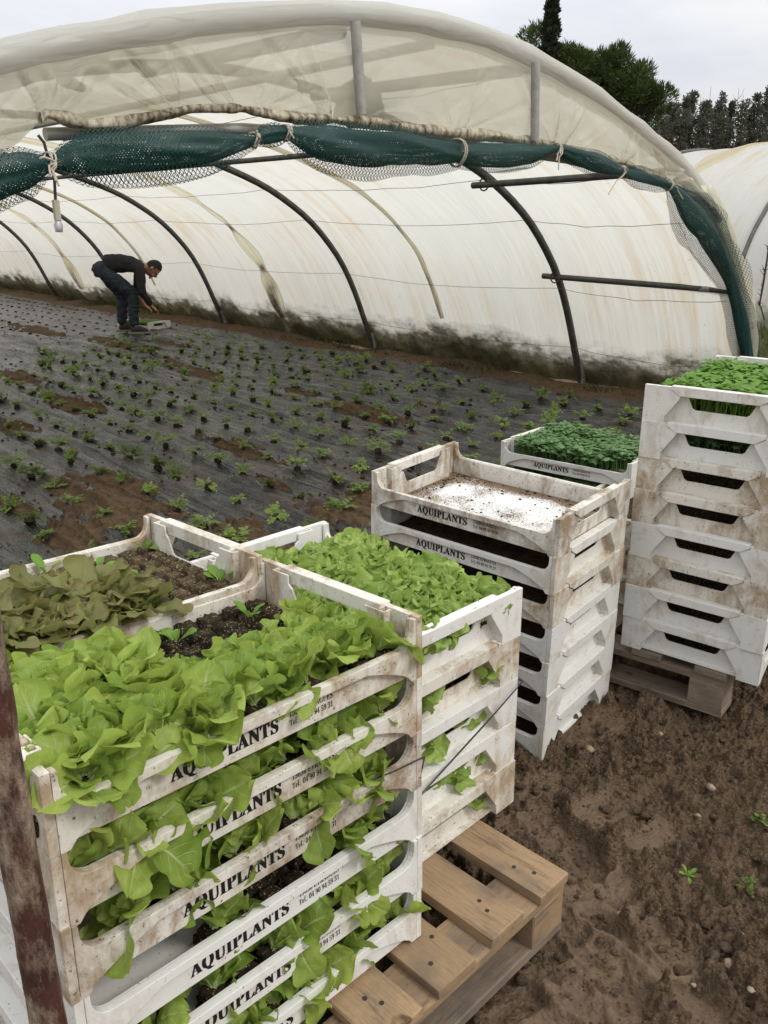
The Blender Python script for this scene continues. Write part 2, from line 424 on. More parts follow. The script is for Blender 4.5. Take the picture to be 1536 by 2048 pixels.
def clod_template(seed):
    bm = bmesh.new(); bmesh.ops.create_icosphere(bm, subdivisions=2, radius=1)
    rr = random.Random(seed); sx, sy, sz = rr.uniform(.8, 1.3), rr.uniform(.7, 1.1), rr.uniform(.5, .85)
    for v in bm.verts:
        p = v.co; k = 1+.28*float(vnoise(p.x*1.7+seed*5, p.y*1.7+p.z*2.1, seed))+.14*float(vnoise(p.x*4+seed, p.z*4+p.y*3, seed+9))
        v.co = Vector((p.x*sx, p.y*sy, p.z*sz))*k
    vs = np.array([v.co[:] for v in bm.verts]); fs = [[v.index for v in f.verts] for f in bm.faces]; bm.free()
    return vs, np.array(fs)
CLODS = [clod_template(i) for i in range(6)]
def scatter_lumps(name, pts, mat, smooth=True):
    VV = []; FF = []; b = 0
    for (x, y, z, r) in pts:
        vs, fs = random.choice(CLODS); a = random.uniform(0, 2*PI); c, s = math.cos(a), math.sin(a)
        q = vs @ np.array([[c, s, 0], [-s, c, 0], [0, 0, 1]])
        VV.append(q*r+np.array([x, y, z])); FF.append(fs+b); b += len(vs)
    V = np.concatenate(VV); F = np.concatenate(FF)
    me = bpy.data.meshes.new(name); me.vertices.add(len(V)); me.vertices.foreach_set('co', V.astype(np.float32).ravel())
    me.loops.add(F.size); me.loops.foreach_set('vertex_index', F.astype(np.int32).ravel())
    me.polygons.add(len(F)); me.polygons.foreach_set('loop_start', np.arange(0, F.size, 3, dtype=np.int32)); me.update(calc_edges=True)
    if smooth: me.polygons.foreach_set('use_smooth', [True]*len(F))
    me.materials.append(mat); return me
def near_clods():
    pts = []
    rr = random.Random(3)
    while len(pts) < 9000:
        y = .85+rr.random()**1.3*2.2; x = rr.uniform(.0, 1.9)
        if float(fbm(x*2.2, y*2.2, 21, 3))+.25+rr.uniform(-.4, .5) < 0: continue
        r = .0012+.009*rr.random()**8+.0022*rr.random()
        pts.append((x, y, r*.35+.004+.012*float(fbm(x*3.1, y*3.1, 11, 3)), r))
    o = ob('soil_crumbs', scatter_lumps('soil_crumbs', pts, SOIL)); tag(o, 'loose crumbs and clods of brown soil on the open ground', 'soil', kind='stuff')
near_clods()
STONE = simple('pale_stone', (.27, .20, .135), .8, .3, 60, .35)
stone_px = [(1428,1757),(1455,1935),(1385,1980),(1178,1506),(1310,1415),(1320,1475),(1420,1583),(1480,1880),(1500,1990),(1240,1840),(1395,1640),(1290,1395)]
for i, (px, py) in enumerate(stone_px):
    p = at_z(px, py); r = [.012, .009, .006, .012, .010, .007][i % 6]
    o = ob('stone', scatter_lumps('stone', [(0, 0, 0, r)], STONE)); o.location = (p.x, p.y, .012)
    tag(o, 'small pale stone lying loose on the brown soil in the foreground', 'stone', 'small stones on the soil')

# ------------------------------------------------------------------ crates
CL, CW, CP, LIP = .6, .4, .09928, .0064
HT = CP+LIP
def crate_meshes():
    d = {}
    # end wall at +x: corner panels at the outer plane, an inset web with hand hole, in one mesh
    b = MB(); xo, xi, xw = .300, .288, .272
    for s in (1, -1):
        poly = [(s*.2, .001), (s*.139, .001), (s*.139, .022), (s*.101, .078), (s*.101, .084), (s*.127, .0975), (s*.127, HT), (s*.2, HT)]
        b.prism(poly, xi, xo, 'x')
    hole = [(-.098, HT-.003), (-.098, .086), (-.088, .080), (-.074, .050), (-.066, .0455), (.066, .0455), (.074, .050), (.088, .080), (.098, .086), (.098, HT-.003)]
    poly = [(-.143, .002), (.143, .002), (.143, HT-.003), ] + hole[::-1] + [(-.143, HT-.003)]
    b.prism(poly, xw, xw+.004, 'x')
    for s in (1, -1):
        b.box(xw+.0005, xi+.001, min(s*.1395, s*.1432), max(s*.1395, s*.1432), .002, HT-.003)
        e = [(.139, .0015), (.139, .022), (.101, .078), (.101, .084), (.127, .0975), (.127, HT-.001)]
        b.prism([(s*y, z) for y, z in e]+[(s*(y+.004), z) for y, z in e[::-1]], xw+.0035, xi+.001, 'x')
    d['end_wall'] = b.me('crate_end_wall', bevel=.0011)
    b = MB(); b.prism([(-.127, HT-.006), (-.127, HT+.0035), (.127, HT+.0035), (.127, HT-.006), (.101, .0835), (-.101, .0835)], .280, .3035, 'x')
    d['grip_bar'] = b.me('crate_grip_bar', bevel=.0016)
    # side wall at +y : inset plate plus proud rim band with gussets
    zr = .060
    def arc(cx, cz, rx, rz, a0, a1, n=6):
        return [(cx+rx*math.cos(a0+(a1-a0)*i/n), cz+rz*math.sin(a0+(a1-a0)*i/n)) for i in range(n+1)]
    fil = arc(.2525, zr+.030, .0275, .030, 0, -PI/2)
    top = [(.2875, HT-.002), (.280, HT-.002)]+fil+[(-x, z) for x, z in fil][::-1]+[(-.280, HT-.002), (-.2875, HT-.002)]
    b = MB()
    b.prism([(-.286, .003)]+[(.286, .003)]+[(x*.9985, z-.0015) for x, z in top], .184, .1885, 'y')
    low = [(-.2875, .001), (-.276, .001)]+[(-.276+.095*t, .001+.0445*(t**.62)) for t in (.08, .2, .4, .6, .8, 1)]
    lower = low+[(-x, z) for x, z in low[::-1]]
    b.prism(lower+top, .1890, .2000, 'y')
    d['side_wall'] = b.me('crate_side_wall', bevel=.0012, angle=.6)
    b = MB(); b.box(-.2872, .2872, -.1835, .1835, .004, .009)
    for y in (-.12, -.06, 0, .06, .12): b.box(-.262, .262, y-.003, y+.003, .0005, .0038)
    d['floor_panel'] = b.me('crate_floor')
    # printed lettering on the side plate
    def bold(s):
        r = ''
        for ch in s:
            if 'A' <= ch <= 'Z': r += chr(0x1D400+ord(ch)-65)
            elif 'a' <= ch <= 'z': r += chr(0x1D41A+ord(ch)-97)
            elif '0' <= ch <= '9': r += chr(0x1D7CE+ord(ch)-48)
            else: r += ch
        return r
    def text_polys(body, x0, x1, z0, cap, off, sp=1.0):
        c = bpy.data.curves.new('t', 'FONT'); c.body = bold(body); c.size = 1; c.offset = off; c.resolution_u = 2; c.space_character = sp
        o = bpy.data.objects.new('t', c); C.objects.link(o)
        dg = bpy.context.evaluated_depsgraph_get(); m = bpy.data.meshes.new_from_object(o.evaluated_get(dg))
        v = np.array([q.co[:2] for q in m.vertices]); f = [list(p.vertices) for p in m.polygons]
        bpy.data.objects.remove(o); bpy.data.curves.remove(c); bpy.data.meshes.remove(m)
        v[:, 0] = (v[:, 0]-v[:, 0].min())/(np.ptp(v[:, 0]))*(x1-x0)+x0; v[:, 1] = v[:, 1]/.69*cap+z0
        return v, f
    V = []; F = []
    def put(body, x0, x1, z0, cap, off, sp=1.0, dx=0, dy=0):
        v, f = text_polys(body, x0, x1, z0, cap, off, sp); k = len(V)
        V.extend([(-p[0]-dx, .18905+dy, p[1]) for p in v]); F.extend([[i+k for i in q] for q in f])
    for q in range(4): put('AQUIPLANTS', -.142, .023, .017+.0002*(q % 2), .0205, 0, 1.06, (q-1.5)*.0006, .00003*q)
    put('13630 EYRAGUES', .043, .122, .0305, .0088, 0)
    put('Tel.: 04 90 94 59 31', .043, .122, .0165, .0088, 0)
    k = len(V); V.extend([(-.0530, .18905, .0250), (-.0550, .18905, .0268), (-.0560, .18905, .0264), (-.0543, .18905, .0246)]); F.append([k, k+1, k+2, k+3])
    d['lettering'] = mesh('crate_lettering', V, F, mat=INK)
    for k in ('end_wall', 'grip_bar', 'side_wall', 'floor_panel'): d[k].materials.append(PL_MID)
    return d
CM = crate_meshes()
def make_crate(M, label, group, mat=PL_MID, floor=None, text=True):
    t = empty('plastic_crate', M); tag(t, label, 'crate', group)
    def part(name, key, parent, rot=0, m=None):
        o = bpy.data.objects.new(name, CM[key]); link(o, parent)
        if rot: o.rotation_euler = (0, 0, PI)
        if key != 'lettering':
            o.material_slots[0].link = 'OBJECT'; o.material_slots[0].material = m or mat
        return o
    part('floor_panel', 'floor_panel', t, 0, floor or mat)
    for r in (0, 1):
        e = part('end_wall', 'end_wall', t, r); g = part('grip_bar', 'grip_bar', e)
        s = part('side_wall', 'side_wall', t, r)
        if text: part('lettering', 'lettering', s)
    return t
class Stack:
    def __init__(s, o, a, b, zbase=None):
        a = Vector(a); b = Vector(b); s.o = Vector(o)
        n = a.cross(b); s.sg = 1 if n.z > 0 else -1; n = n*s.sg; n.normalize(); a.normalize(); b = n.cross(a)*s.sg; b.normalize()
        s.a, s.b, s.n = a, b, n
    def mat(s, k, jit=True, h=None):
        y = s.b*s.sg
        da, db, r = (random.uniform(-.002, .002), random.uniform(-.002, .002), random.uniform(-.006, .006)) if jit else (0, 0, 0)
        p = s.o+s.a*(.3+da)+s.b*(.2+db)+s.n*(k*CP if h is None else h)
        M = Matrix((s.a, y, s.n)).transposed().to_4x4(); M.translation = p
        return M @ Matrix.Rotation(r, 4, 'Z')
ORD = ['topmost', 'second from the top', 'third from the top', 'fourth from the top', 'fifth from the top', 'sixth from the top', 'seventh from the top', 'lowest']
M_ = Stack((.421, 1.918, -.003), (-.765, .644, .033), (.644, .765, .033))
R_ = Stack((.718, 2.279, .162), (.623, .782, .025), (.782, -.623, -.014))
B_ = Stack((.275, 1.510, .182), (-.705, .709, -.003), (-.709, -.705, 0))
A_ = Stack((.061, 1.145, .186), (-.709, -.705, .025), (-.705, .709, -.031))
C_ = Stack((-.2225, 1.413, .186), (-.709, -.706, .02), (-.706, .709, -.026))
N_ = Stack((.504, 3.465, .415-CP), (.742, -.670, .001), (.670, .742, .007))
S_ = Stack((.718-.782*.43+.623*.26, 2.279+.623*.43+.782*.26, .16), (.623, .782, 0), (.782, -.623, 0))
FR_ = {}
def stack(S, n, key, text, group, mats, floors=None, lead='white plastic crate'):
    for k in range(n):
        i = n-1-k
        o = 'lowest' if (i == n-1 and n > 2) else ORD[i].replace(' from the top', ' from top')
        lab = f'{text[0]} {o} {text[1]}'
        M = S.mat(k, jit=(i > 0)); FR_[key, k] = M
        make_crate(M, lab, group, mats[i % len(mats)], (floors or {}).get(i))
stack(A_, 6, 'A', ('white lettered crate of oak-leaf lettuce,', 'in the nearest stack'), 'crates of the nearest lettuce stack', [PL_DIRTY, PL_DIRTY, PL_MUD, PL_CLEAN, PL_CLEAN, PL_CLEAN])
stack(C_, 6, 'C', ('white crate of bronze lettuce,', 'in the stack behind the nearest one'), 'crates of the bronze lettuce stack', [PL_DIRTY, PL_MID, PL_MID])
stack(B_, 5, 'B', ('white crate,', 'in the stack of curly lettuce with a black strap'), 'crates of the curly lettuce stack', [PL_CLEAN, PL_DIRTY, PL_CLEAN, PL_MID, PL_DIRTY])
stack(M_, 7, 'M', ('dirty white crate without plants,', 'in the middle stack standing on soil'), 'crates of the empty middle stack', [PL_MUD, PL_MID, PL_DIRTY, PL_CLEAN, PL_CLEAN, PL_CLEAN, PL_CLEAN], {0: FLOOR_DIRTY})
stack(R_, 8, 'R', ('white crate with hand hole,', 'in the tall right-hand stack'), 'crates of the tall right stack', [PL_MID, PL_CLEAN, PL_DIRTY, PL_DIRTY, PL_CLEAN, PL_DIRTY, PL_CLEAN, PL_CLEAN])
stack(N_, 2, 'N', ('white lettered crate of dark herb seedlings,', 'of two behind the empty crates'), 'crates of the herb stack behind', [PL_CLEAN, PL_CLEAN])
stack(S_, 3, 'S', ('grubby white crate,', 'in the half-hidden stack left of the tall one'), 'crates of the half hidden stack', [PL_DIRTY, PL_MUD])

# contents of the middle stack: a dark peat layer in every crate below the top one
def layer_mesh(name, seed, zc, amp, mat):
    xs = np.linspace(-.266, .266, 90); ys = np.linspace(-.181, .181, 62); X, Y = np.meshgrid(xs, ys)
    Z = zc+amp*fbm(X*22+seed*7, Y*22, seed, 4)+amp*.6*np.abs(vnoise(X*90, Y*90, seed+3))
    return grid_mesh(name, np.stack([X, Y, Z], -1), mat=mat)
LAYER = layer_mesh('peat_layer', 4, .024, .006, PEAT_RED)
for k in range(6):
    o = bpy.data.objects.new('peat_layer', LAYER); link(o); o.matrix_world = FR_['M', k]
    tag(o, f'dark brown peat covering the floor of the {ORD[6-k]} crate in the middle stack', 'peat', kind='stuff')
pts = []
for i in range(900):
    x = random.uniform(-.26, .26); y = random.uniform(-.175, .175)
    if random.random() < .45: x = math.copysign(.26-.04*random.random()**2, x)
    if random.random() < .45: y = math.copysign(.175-.03*random.random()**2, y)
    pts.append((x, y, .0095, .0008+.0042*random.random()**5))
o = ob('peat_crumbs', scatter_lumps('peat_crumbs', pts, PEAT)); o.matrix_world = FR_['M', 6]
tag(o, 'dark crumbs scattered on the white floor of the empty top crate', 'peat', kind='stuff')

# ------------------------------------------------------------------ pallets
def woodmat(name, a, b, dark, grey=0.0):
    m, nt, out = newmat(name); N = NT(nt)
    co = N.coord(); r = N.rnd()
    off = N.n('ShaderNodeCombineXYZ'); N.l(N.math('MULTIPLY', r, 23.0), off.inputs[0]); N.l(N.math('MULTIPLY', r, 71.0), off.inputs[1])
    v = N.vmath('ADD', co, off.outputs[0])
    g = N.noise(N.vmath('MULTIPLY', v, (1.2, 16, 16)), 5, 5, .62, 1.6)
    g2 = N.noise(N.vmath('MULTIPLY', v, (2, 60, 60)), 6, 4, .6, .4)
    st = N.noise(v, 7, 4, .6); kn = N.noise(N.vmath('MULTIPLY', v, (1, 1.7, 1.7)), 13, 2, .5)
    ringf = N.math('FRACT', N.math('MULTIPLY', g, 9.0))
    col = N.mix(N.ramp(ringf, [(0, 0), (.75, .75), (1, 0)]), a, b)
    col = N.mix(N.math('MULTIPLY', N.ramp(g2, [(.45, 0), (.7, 1)]), .35), col, dark)
    col = N.mix(N.math('MULTIPLY', N.ramp(st, [(.46, 0), (.70, 1)]), .62+grey), col, (.13, .105, .085, 1))
    col = N.mix(N.ramp(kn, [(.70, 0), (.75, .85)]), col, (.07, .035, .015, 1))
    scuff = N.noise(N.vmath('MULTIPLY', v, (.6, 5, 5)), 11, 6, .75)
    col = N.mix(N.math('MULTIPLY', N.ramp(scuff, [(.54, 0), (.64, 1)]), .55), col, (.085, .062, .045, 1))
    crack = N.noise(N.vmath('MULTIPLY', v, (.35, 22, 22)), 4, 4, .7)
    col = N.mix(N.math('MULTIPLY', N.ramp(crack, [(.66, 0), (.70, 1)]), .8), col, (.045, .03, .02, 1))
    col = N.mix(N.math('MULTIPLY', r, .35), col, dark)
    N.l(N.bsdf(col, .7, N.bump(N.math('ADD', g2, ringf), .22, .003), .3), out.inputs[0])
    return m
WOOD = woodmat('pine_boards', (.42, .285, .16), (.30, .195, .105), (.15, .105, .065), .2)
WOOD_OLD = woodmat('grey_pine', (.30, .23, .16), (.19, .14, .10), (.10, .075, .055), .4)
NAIL = simple('nail_head', (.03, .027, .025), .6, .4)
def pallet(M, W, D, label, group, wood, nail=True, boards=9, top_n=None):
    """local frame: x along W (stringers run along x), y along D (boards run along y); top at z=0, front edge at y=0 going +y"""
    t = empty('wooden_pallet', M); tag(t, label, 'pallet', group)
    def piece(name, sx, sy, sz, loc, m, rotz=0, bev=.003, parent=None):
        b = MB(); b.box(-sx/2, sx/2, -sy/2, sy/2, -sz/2, sz/2)
        me = b.me(name, bevel=bev)
        for v in me.vertices:
            v.co.y += random.uniform(-.0012, .0012); v.co.z += random.uniform(-.0006, .0006)
        me.materials.append(m); o = ob(name, me, parent or t); o.location = loc; o.rotation_euler = (0, 0, rotz); return o
    bw = .095; n = boards; gap = (W-n*bw)/(n-1)
    for i in range(n):
        x = W-bw/2-i*(bw+gap)
        o = piece('deck_board', D+random.uniform(-.004, .006), bw+random.uniform(-.006, .004), .021, (x, D/2, -.0105), wood, PI/2+random.uniform(-.008, .008))
        if nail:
            for yy in (.05, .075) if i % 2 else (.045, .082):
                nb = MB(); nb.tube([(0, 0, 0), (0, 0, .0012)], .0042, 10)
                q = ob('nail', nb.me('nail', mat=NAIL), o); q.location = (-D/2+yy, random.uniform(-.028, .028), .0102)
    for y in (.055, D/2, D-.055):
        piece('stringer_board', W, .098, .021, (W/2, y, -.032), wood)
        for x in (.052, W/2, W-.052):
            piece('block', .10, .10, .078, (x, y, -.0815), wood)
        piece('bottom_board', W, .098, .020, (W/2, y, -.1305), WOOD_OLD)
    return t
def frame(o, x, y, z=(0, 0, 1)):
    M = Matrix((Vector(x).normalized(), Vector(y).normalized(), Vector(z).normalized())).transposed().to_4x4(); M.translation = Vector(o); return M
u = Vector((.709, .705, 0)); v = Vector((-.705, .709, 0))
A0 = Vector((.061, 1.145, 0))
PA = A0+u*(.312-1.2)-v*.096; PA.z = .1845
pallet(frame(PA, u, v), 1.2, 1.0, 'pine pallet with fresh orange boards under the lettuce crates', 'wooden pallets', WOOD, boards=9)
ru = Vector((.782, -.623, 0)); rv = Vector((.623, .782, 0))
RO = Vector((.718, 2.279, 0))
PR = RO+ru*(.315-1.2)+rv*.004; PR.z = .1605
pallet(frame(PR, ru, rv), 1.2, .8, 'weathered grey pallet half sunk in soil under the tall crate stack', 'wooden pallets', WOOD_OLD, nail=False, boards=7)
NO = Vector((.504, 3.465, 0)); nu_ = Vector((.742, -.67, 0)); nv_ = Vector((.67, .742, 0))
for k in range(2):
    P = NO+nu_*(-.15)-nv_*.02; P.z = .1445+.1435*k+.026
    pallet(frame(P, nu_, nv_), 1.0, .8, ['lower', 'upper'][k]+' of the two old pallets stacked under the herb crates', 'wooden pallets', WOOD_OLD, nail=False, boards=7)

# ------------------------------------------------------------------ greenhouse
def filmmat(name, transl, transp, stain=1.0, algae=True, cream=0.0, bst=.34):
    m, nt, out = newmat(name); N = NT(nt)
    co = N.coord(); x = N.sep(co)
    st = N.noise(N.vmath('MULTIPLY', co, (6.0, .5, .35)), 1.6, 5, .65, .3)
    pt = N.noise(N.vmath('ADD', N.vmath('MULTIPLY', co, (.5, .6, .6)), (3, 1, 7)), 1.1, 4, .6)
    base = N.mix(.5+.5*cream if cream else 0.0, (.71, .70, .635, 1), (.92, .87, .71, 1))
    col = N.mix(N.math('MULTIPLY', N.math('MULTIPLY', N.ramp(st, [(.45, 0), (.66, 1)]), N.ramp(pt, [(.38, 0), (.62, 1)])), .62*stain), base, (.60, .43, .22, 1))
    sp = N.math('MULTIPLY', N.ramp(N.noise(co, 26, 2, .6), [(.69, 0), (.73, 1)]), N.ramp(pt, [(.45, 0), (.6, .6)]))
    col = N.mix(N.math('MULTIPLY', sp, .7*stain), col, (.25, .19, .12, 1))
    milk = N.noise(N.vmath('MULTIPLY', co, (5, .8, .8)), 2.2, 3, .5)
    col = N.mix(N.math('MULTIPLY', N.ramp(milk, [(.4, 0), (.7, 1)]), .25), col, (.76, .755, .71, 1))
    opq = 0.0
    if algae:
        e = N.noise(N.vmath('MULTIPLY', co, (1.7, 1.7, 3.2)), 2.3, 8, .72)
        e2 = N.noise(N.vmath('MULTIPLY', co, (1.0, .3, .3)), 1.0, 3, .6)
        hh = N.math('ADD', x[2], N.math('MULTIPLY', N.math('ADD', N.math('SUBTRACT', e, .5), N.math('SUBTRACT', e2, .5)), -.55))
        am = N.ramp(N.math('DIVIDE', hh, 1.0), [(.13, 1), (.26, .8), (.35, .25), (.46, 0)])
        blot = N.noise(co, 5, 5, .7)
        ac = N.mix(N.ramp(blot, [(.35, 0), (.68, 1)]), (.058, .050, .028, 1), (.25, .215, .125, 1))
        ac = N.mix(N.ramp(e, [(.40, 0), (.62, .5)]), ac, (.05, .085, .025, 1))
        col = N.mix(am, col, ac); opq = am
    cre = N.noise(N.vmath('MULTIPLY', co, (7, .45, .45)), 2.0, 4, .6)
    cre2 = N.noise(N.vmath('ADD', N.vmath('MULTIPLY', co, (14, 1.2, 1.2)), (2, 9, 4)), 1.7, 3, .6)
    nrm = N.bump(N.math('ADD', cre, N.math('MULTIPLY', cre2, .4)), bst, .06)
    p = N.bsdf(col, .36, nrm, .45)
    t = N.trl(col); N.l(nrm, t.node.inputs['Normal'])
    fa = N.math('MULTIPLY', N.math('SUBTRACT', 1.0, opq), transl) if algae else transl
    sh = N.mixs(fa, p, t)
    if transp:
        sh = N.mixs(N.math('MULTIPLY', N.math('SUBTRACT', 1.0, opq), transp) if algae else transp, sh, N.trp((.93, .93, .90, 1)))
    N.l(sh, out.inputs[0])
    return m
FILM = filmmat('white_film', .72, .04)
FILM_GABLE = filmmat('cream_gable_film', .70, .22, .35, False, .5, .8)
FILM_OUT = filmmat('white_film_far', .34, .05, .8, True)
FILM_LIP = filmmat('grey_film_lip', .45, .24, .35, False, 0, .6)
def foldmat():
    m, nt, out = newmat('stained_film_fold'); N = NT(nt)
    uv = N.n('ShaderNodeUVMap').outputs[0]; s = N.sep(uv); co = N.coord()
    n = N.noise(N.vmath('MULTIPLY', uv, (26, 1.4, 1)), 1.0, 5, .6, .5); n2 = N.noise(co, 9, 5, .65)
    a = N.n('ShaderNodeAttribute', attribute_name='stain').outputs['Fac']
    col = N.mix(N.ramp(n, [(.50, 0), (.64, 1)]), (.95, .92, .80, 1), (.70, .54, .28, 1))
    col = N.mix(N.math('MULTIPLY', N.ramp(n2, [(.3, .2), (.6, 1)]), a, True), col, (.085, .058, .03, 1))
    p = N.bsdf(col, .45, N.bump(n, .6, .02), .4); t = N.trl(col)
    N.l(N.mixs(N.math('MULTIPLY', N.math('SUBTRACT', 1.0, a), .86), p, t), out.inputs[0])
    return m
FOLD = foldmat()
STEEL = simple('galvanised_steel_weathered', (.10, .095, .085), .55, .5, 14, .35, .5)
STEEL_LT = simple('galvanised_steel_dull', (.34, .33, .30), .55, .5, 14, .25, .3)
WIRE = simple('thin_wire', (.16, .15, .13), .5, .5)

gh = empty('greenhouse_tunnel', TM); tag(gh, 'long plastic film tunnel greenhouse with an open front, dark steel hoops inside', 'greenhouse')
S0, S1 = -1.56, 33.0
HOOPS = [0, 2.85, 6.05, 9.0, 12.1, 15.2, 18.3, 21.4, 24.5, 27.6]
def arch_pts(s, off=0.0, i0=0, i1=None):
    return [(s, AW[i]+NW[i]*off, AH[i]+NH[i]*off) for i in range(i0, i1 or len(AW))]
def film_cover(name, parent, mat, scale=1.0, hoops=HOOPS, s0=S0, s1=S1, seed=0):
    ss = np.unique(np.round(np.concatenate([np.arange(s0, 14, .11), np.arange(14, s1+.3, .45)]), 4))
    Wl, Hl = smooth_profile(101); Wl = Wl*scale; Hl = Hl*scale
    tw = np.gradient(Wl); th = np.gradient(Hl); l = np.hypot(tw, th); nw, nh = -th/l, tw/l
    S, I = np.meshgrid(ss, np.arange(101), indexing='ij')
    arcl = np.concatenate([[0], np.cumsum(np.hypot(np.diff(Wl), np.diff(Hl)))])[I]
    hp = np.array(hoops); dn = np.min(np.abs(S[..., None]-hp), -1)
    edge = np.minimum(arcl, arcl[..., ::-1] if False else (arcl.max()-arcl))
    bow = -.045*sstep(0, 1.2, dn)*sstep(0, .5, edge)                     # slack film bows inward between hoops
    rip = .012*fbm(S*5.5, arcl*.55, 41+seed, 3)+.010*np.clip(vnoise(S*11+arcl*1.6, arcl*.3, 43+seed), 0, 1)*sstep(2.2, .4, edge)
    off = .034+bow+rip*sstep(.0, .25, dn)
    skirt = np.where(edge < .35, .03*vnoise(S*6, arcl*4, 48)*(1-edge/.35), 0)
    P = np.stack([S, Wl[I]+nw[I]*(off+skirt), np.maximum(Hl[I]+nh[I]*off, -.05)], -1)
    return ob(name, grid_mesh(name, P, mat=mat), parent)
film_cover('film_cover', gh, FILM)
for s in HOOPS:
    b = MB(); b.tube([(s, AW[i]-NW[i]*.0, AH[i]) for i in range(61)], .031, 10); ob('hoop', b.me('hoop', smooth=True, mat=STEEL), gh)
    if s < 7:
        b = MB(); b.tube([(s, 0.0, -.06), (s, .0, .02), (s, .035, .12), (s, .075, .22)], .041, 10); ob('hoop_foot', b.me('hoop_foot', smooth=True, mat=STEEL_LT), gh)
# front hoop wrapped in film, with a loose lip
b = MB(); b.tube([(S0, AW[i], AH[i]-.01) for i in range(61)], .036, 10); ob('hoop', b.me('hoop', smooth=True, mat=STEEL_LT), gh)
ii = np.arange(61); ks = np.linspace(0, 1, 15)
P = np.zeros((61, 15, 3)); th_ = -.35*PI+1.45*PI*ks
for i in ii:
    wob = .006*vnoise(np.array(i*.9), np.array(3.3), 5)+.004*vnoise(np.array(i*2.3), np.array(1.3), 6)
    rr = .058+wob+.010*vnoise(np.array(i*.5), ks*3, 8)
    oo = np.cos(th_)*rr*.95; sx = -np.sin(th_)*rr*1.0
    P[i, :, 0] = S0+sx; P[i, :, 1] = AW[i]+NW[i]*oo; P[i, :, 2] = AH[i]+NH[i]*oo-.01
ob('film_lip', grid_mesh('film_lip', P, mat=FILM_LIP), gh)
# lengthwise purlins and braces
def pipe(name, pts, r, mat=STEEL, parent=gh): b = MB(); b.tube(pts, r, 10); return ob(name, b.me(name, smooth=True, mat=mat), parent)
def ap(w, off=-.05):
    i = np.argmin(np.abs(AW-w)+(AW > WID/2+.5)*9); return float(np.interp(w, AW, AH))+off
pipe('purlin', [(0.0, 2.12, ap(2.12)), (31, 2.12, ap(2.12))], .022)
pipe('purlin', [(S0+.02, 5.1, ap(5.1)), (31, 5.1, ap(5.1))], .022)
pipe('purlin', [(S0+.02, 3.6, 2.11), (31, 3.6, 2.11)], .022, STEEL_LT)
pipe('brace', [(.12, 1.46, ap(1.44, -.055)), (S0+.01, 1.50, ap(1.5, -.045))], .024)
pipe('brace', [(.14, .50, .975), (S0+.01, .47, .945)], .024)
b = MB(); b.tube([(-1.36, .473, .949), (-1.27, .473, .949)], .0255, 10); ob('repair_sleeve', b.me('repair_sleeve', smooth=True, mat=STEEL_LT), gh)
for (s, w, h) in ((.0, 1.44, ap(1.44)), (.0, .49, .97)):
    b = MB(); b.tube([(s+.045*math.cos(a), w+.03, h+.045*math.sin(a)) for a in np.linspace(0, 2*PI, 13)], .006, 6); ob('clamp', b.me('clamp', smooth=True, mat=STEEL), gh)
# wires tied from hoop to hoop, sagging slightly with the film
for w0, h0 in ((.16, .36), (.44, .88), (.93, 1.42), (1.42, 1.70), (2.9, 2.09)):
    b = MB()
    for a, c in zip([S0]+HOOPS[:-1], HOOPS):
        pts = []
        for t in np.linspace(0, 1, 9):
            k = 4*t*(1-t); pts.append((a+(c-a)*t, w0+.035*k*(1 if h0 < 1.6 else .4)+.02, h0-.045*k+.01*random.uniform(-1, 1)*k))
        b.tube(pts, .0021, 5, False)
    ob('wire', b.me('wire', mat=WIRE), gh)
# bunched film joints running up the arch, pinched where the wires cross
def fold(s, width, lo, hi, seed, stain0, name='film_fold', skew=.0):
    Wl, Hl = smooth_profile(121); arc = np.concatenate([[0], np.cumsum(np.hypot(np.diff(Wl), np.diff(Hl)))])
    tw = np.gradient(Wl); th = np.gradient(Hl); l = np.hypot(tw, th); nw, nh = -th/l, tw/l
    L = np.linspace(lo, hi, 110); m = 25; P = np.zeros((110, m, 3)); A = np.zeros((110, m))
    pin = [.98, 1.62, 2.05]
    for i, a in enumerate(L):
        pinch = 1-.55*max(math.exp(-((a-p)/.13)**2) for p in pin)
        wdt = width*pinch*(.75+.35*float(vnoise(a*1.7, seed, seed)))
        if a < .8: wdt *= .8+.5*(a-lo)
        for j in range(m):
            uu = j/(m-1)-.5
            cs = s+uu*wdt+skew*(a-lo)+.02*float(vnoise(a*3, 2.2+seed, 3))
            d = -.018-.016*math.cos(uu*PI)-.013*float(vnoise(uu*9+seed, a*1.1, seed+2))*(1-abs(2*uu)**6)
            if j in (0, m-1): d = .012
            w_ = np.interp(a, arc, Wl)+np.interp(a, arc, nw)*d; h_ = np.interp(a, arc, Hl)+np.interp(a, arc, nh)*d
            P[i, j] = (cs, w_, h_)
            pk = max(math.exp(-((a-p)/.06)**2) for p in pin[:2])
            A[i, j] = min(1, stain0*(.9*pk*(1-abs(uu)*1.2)+1.15*sstep(.95, .45, np.array(a))*sstep(.5, .1, np.abs(np.array(uu+.15*math.sin(a*9))))))
    me = grid_mesh(name, P, mat=FOLD); attr(me, 'stain', A); return ob(name, me, gh)
fold(4.45, .34, .30, 4.4, 2, 1.0)
fold(1.55, .075, .55, 4.4, 5, .55)
fold(10.55, .40, .30, 4.4, 8, .55)
fold(7.6, .03, .55, 3.4, 9, .2)
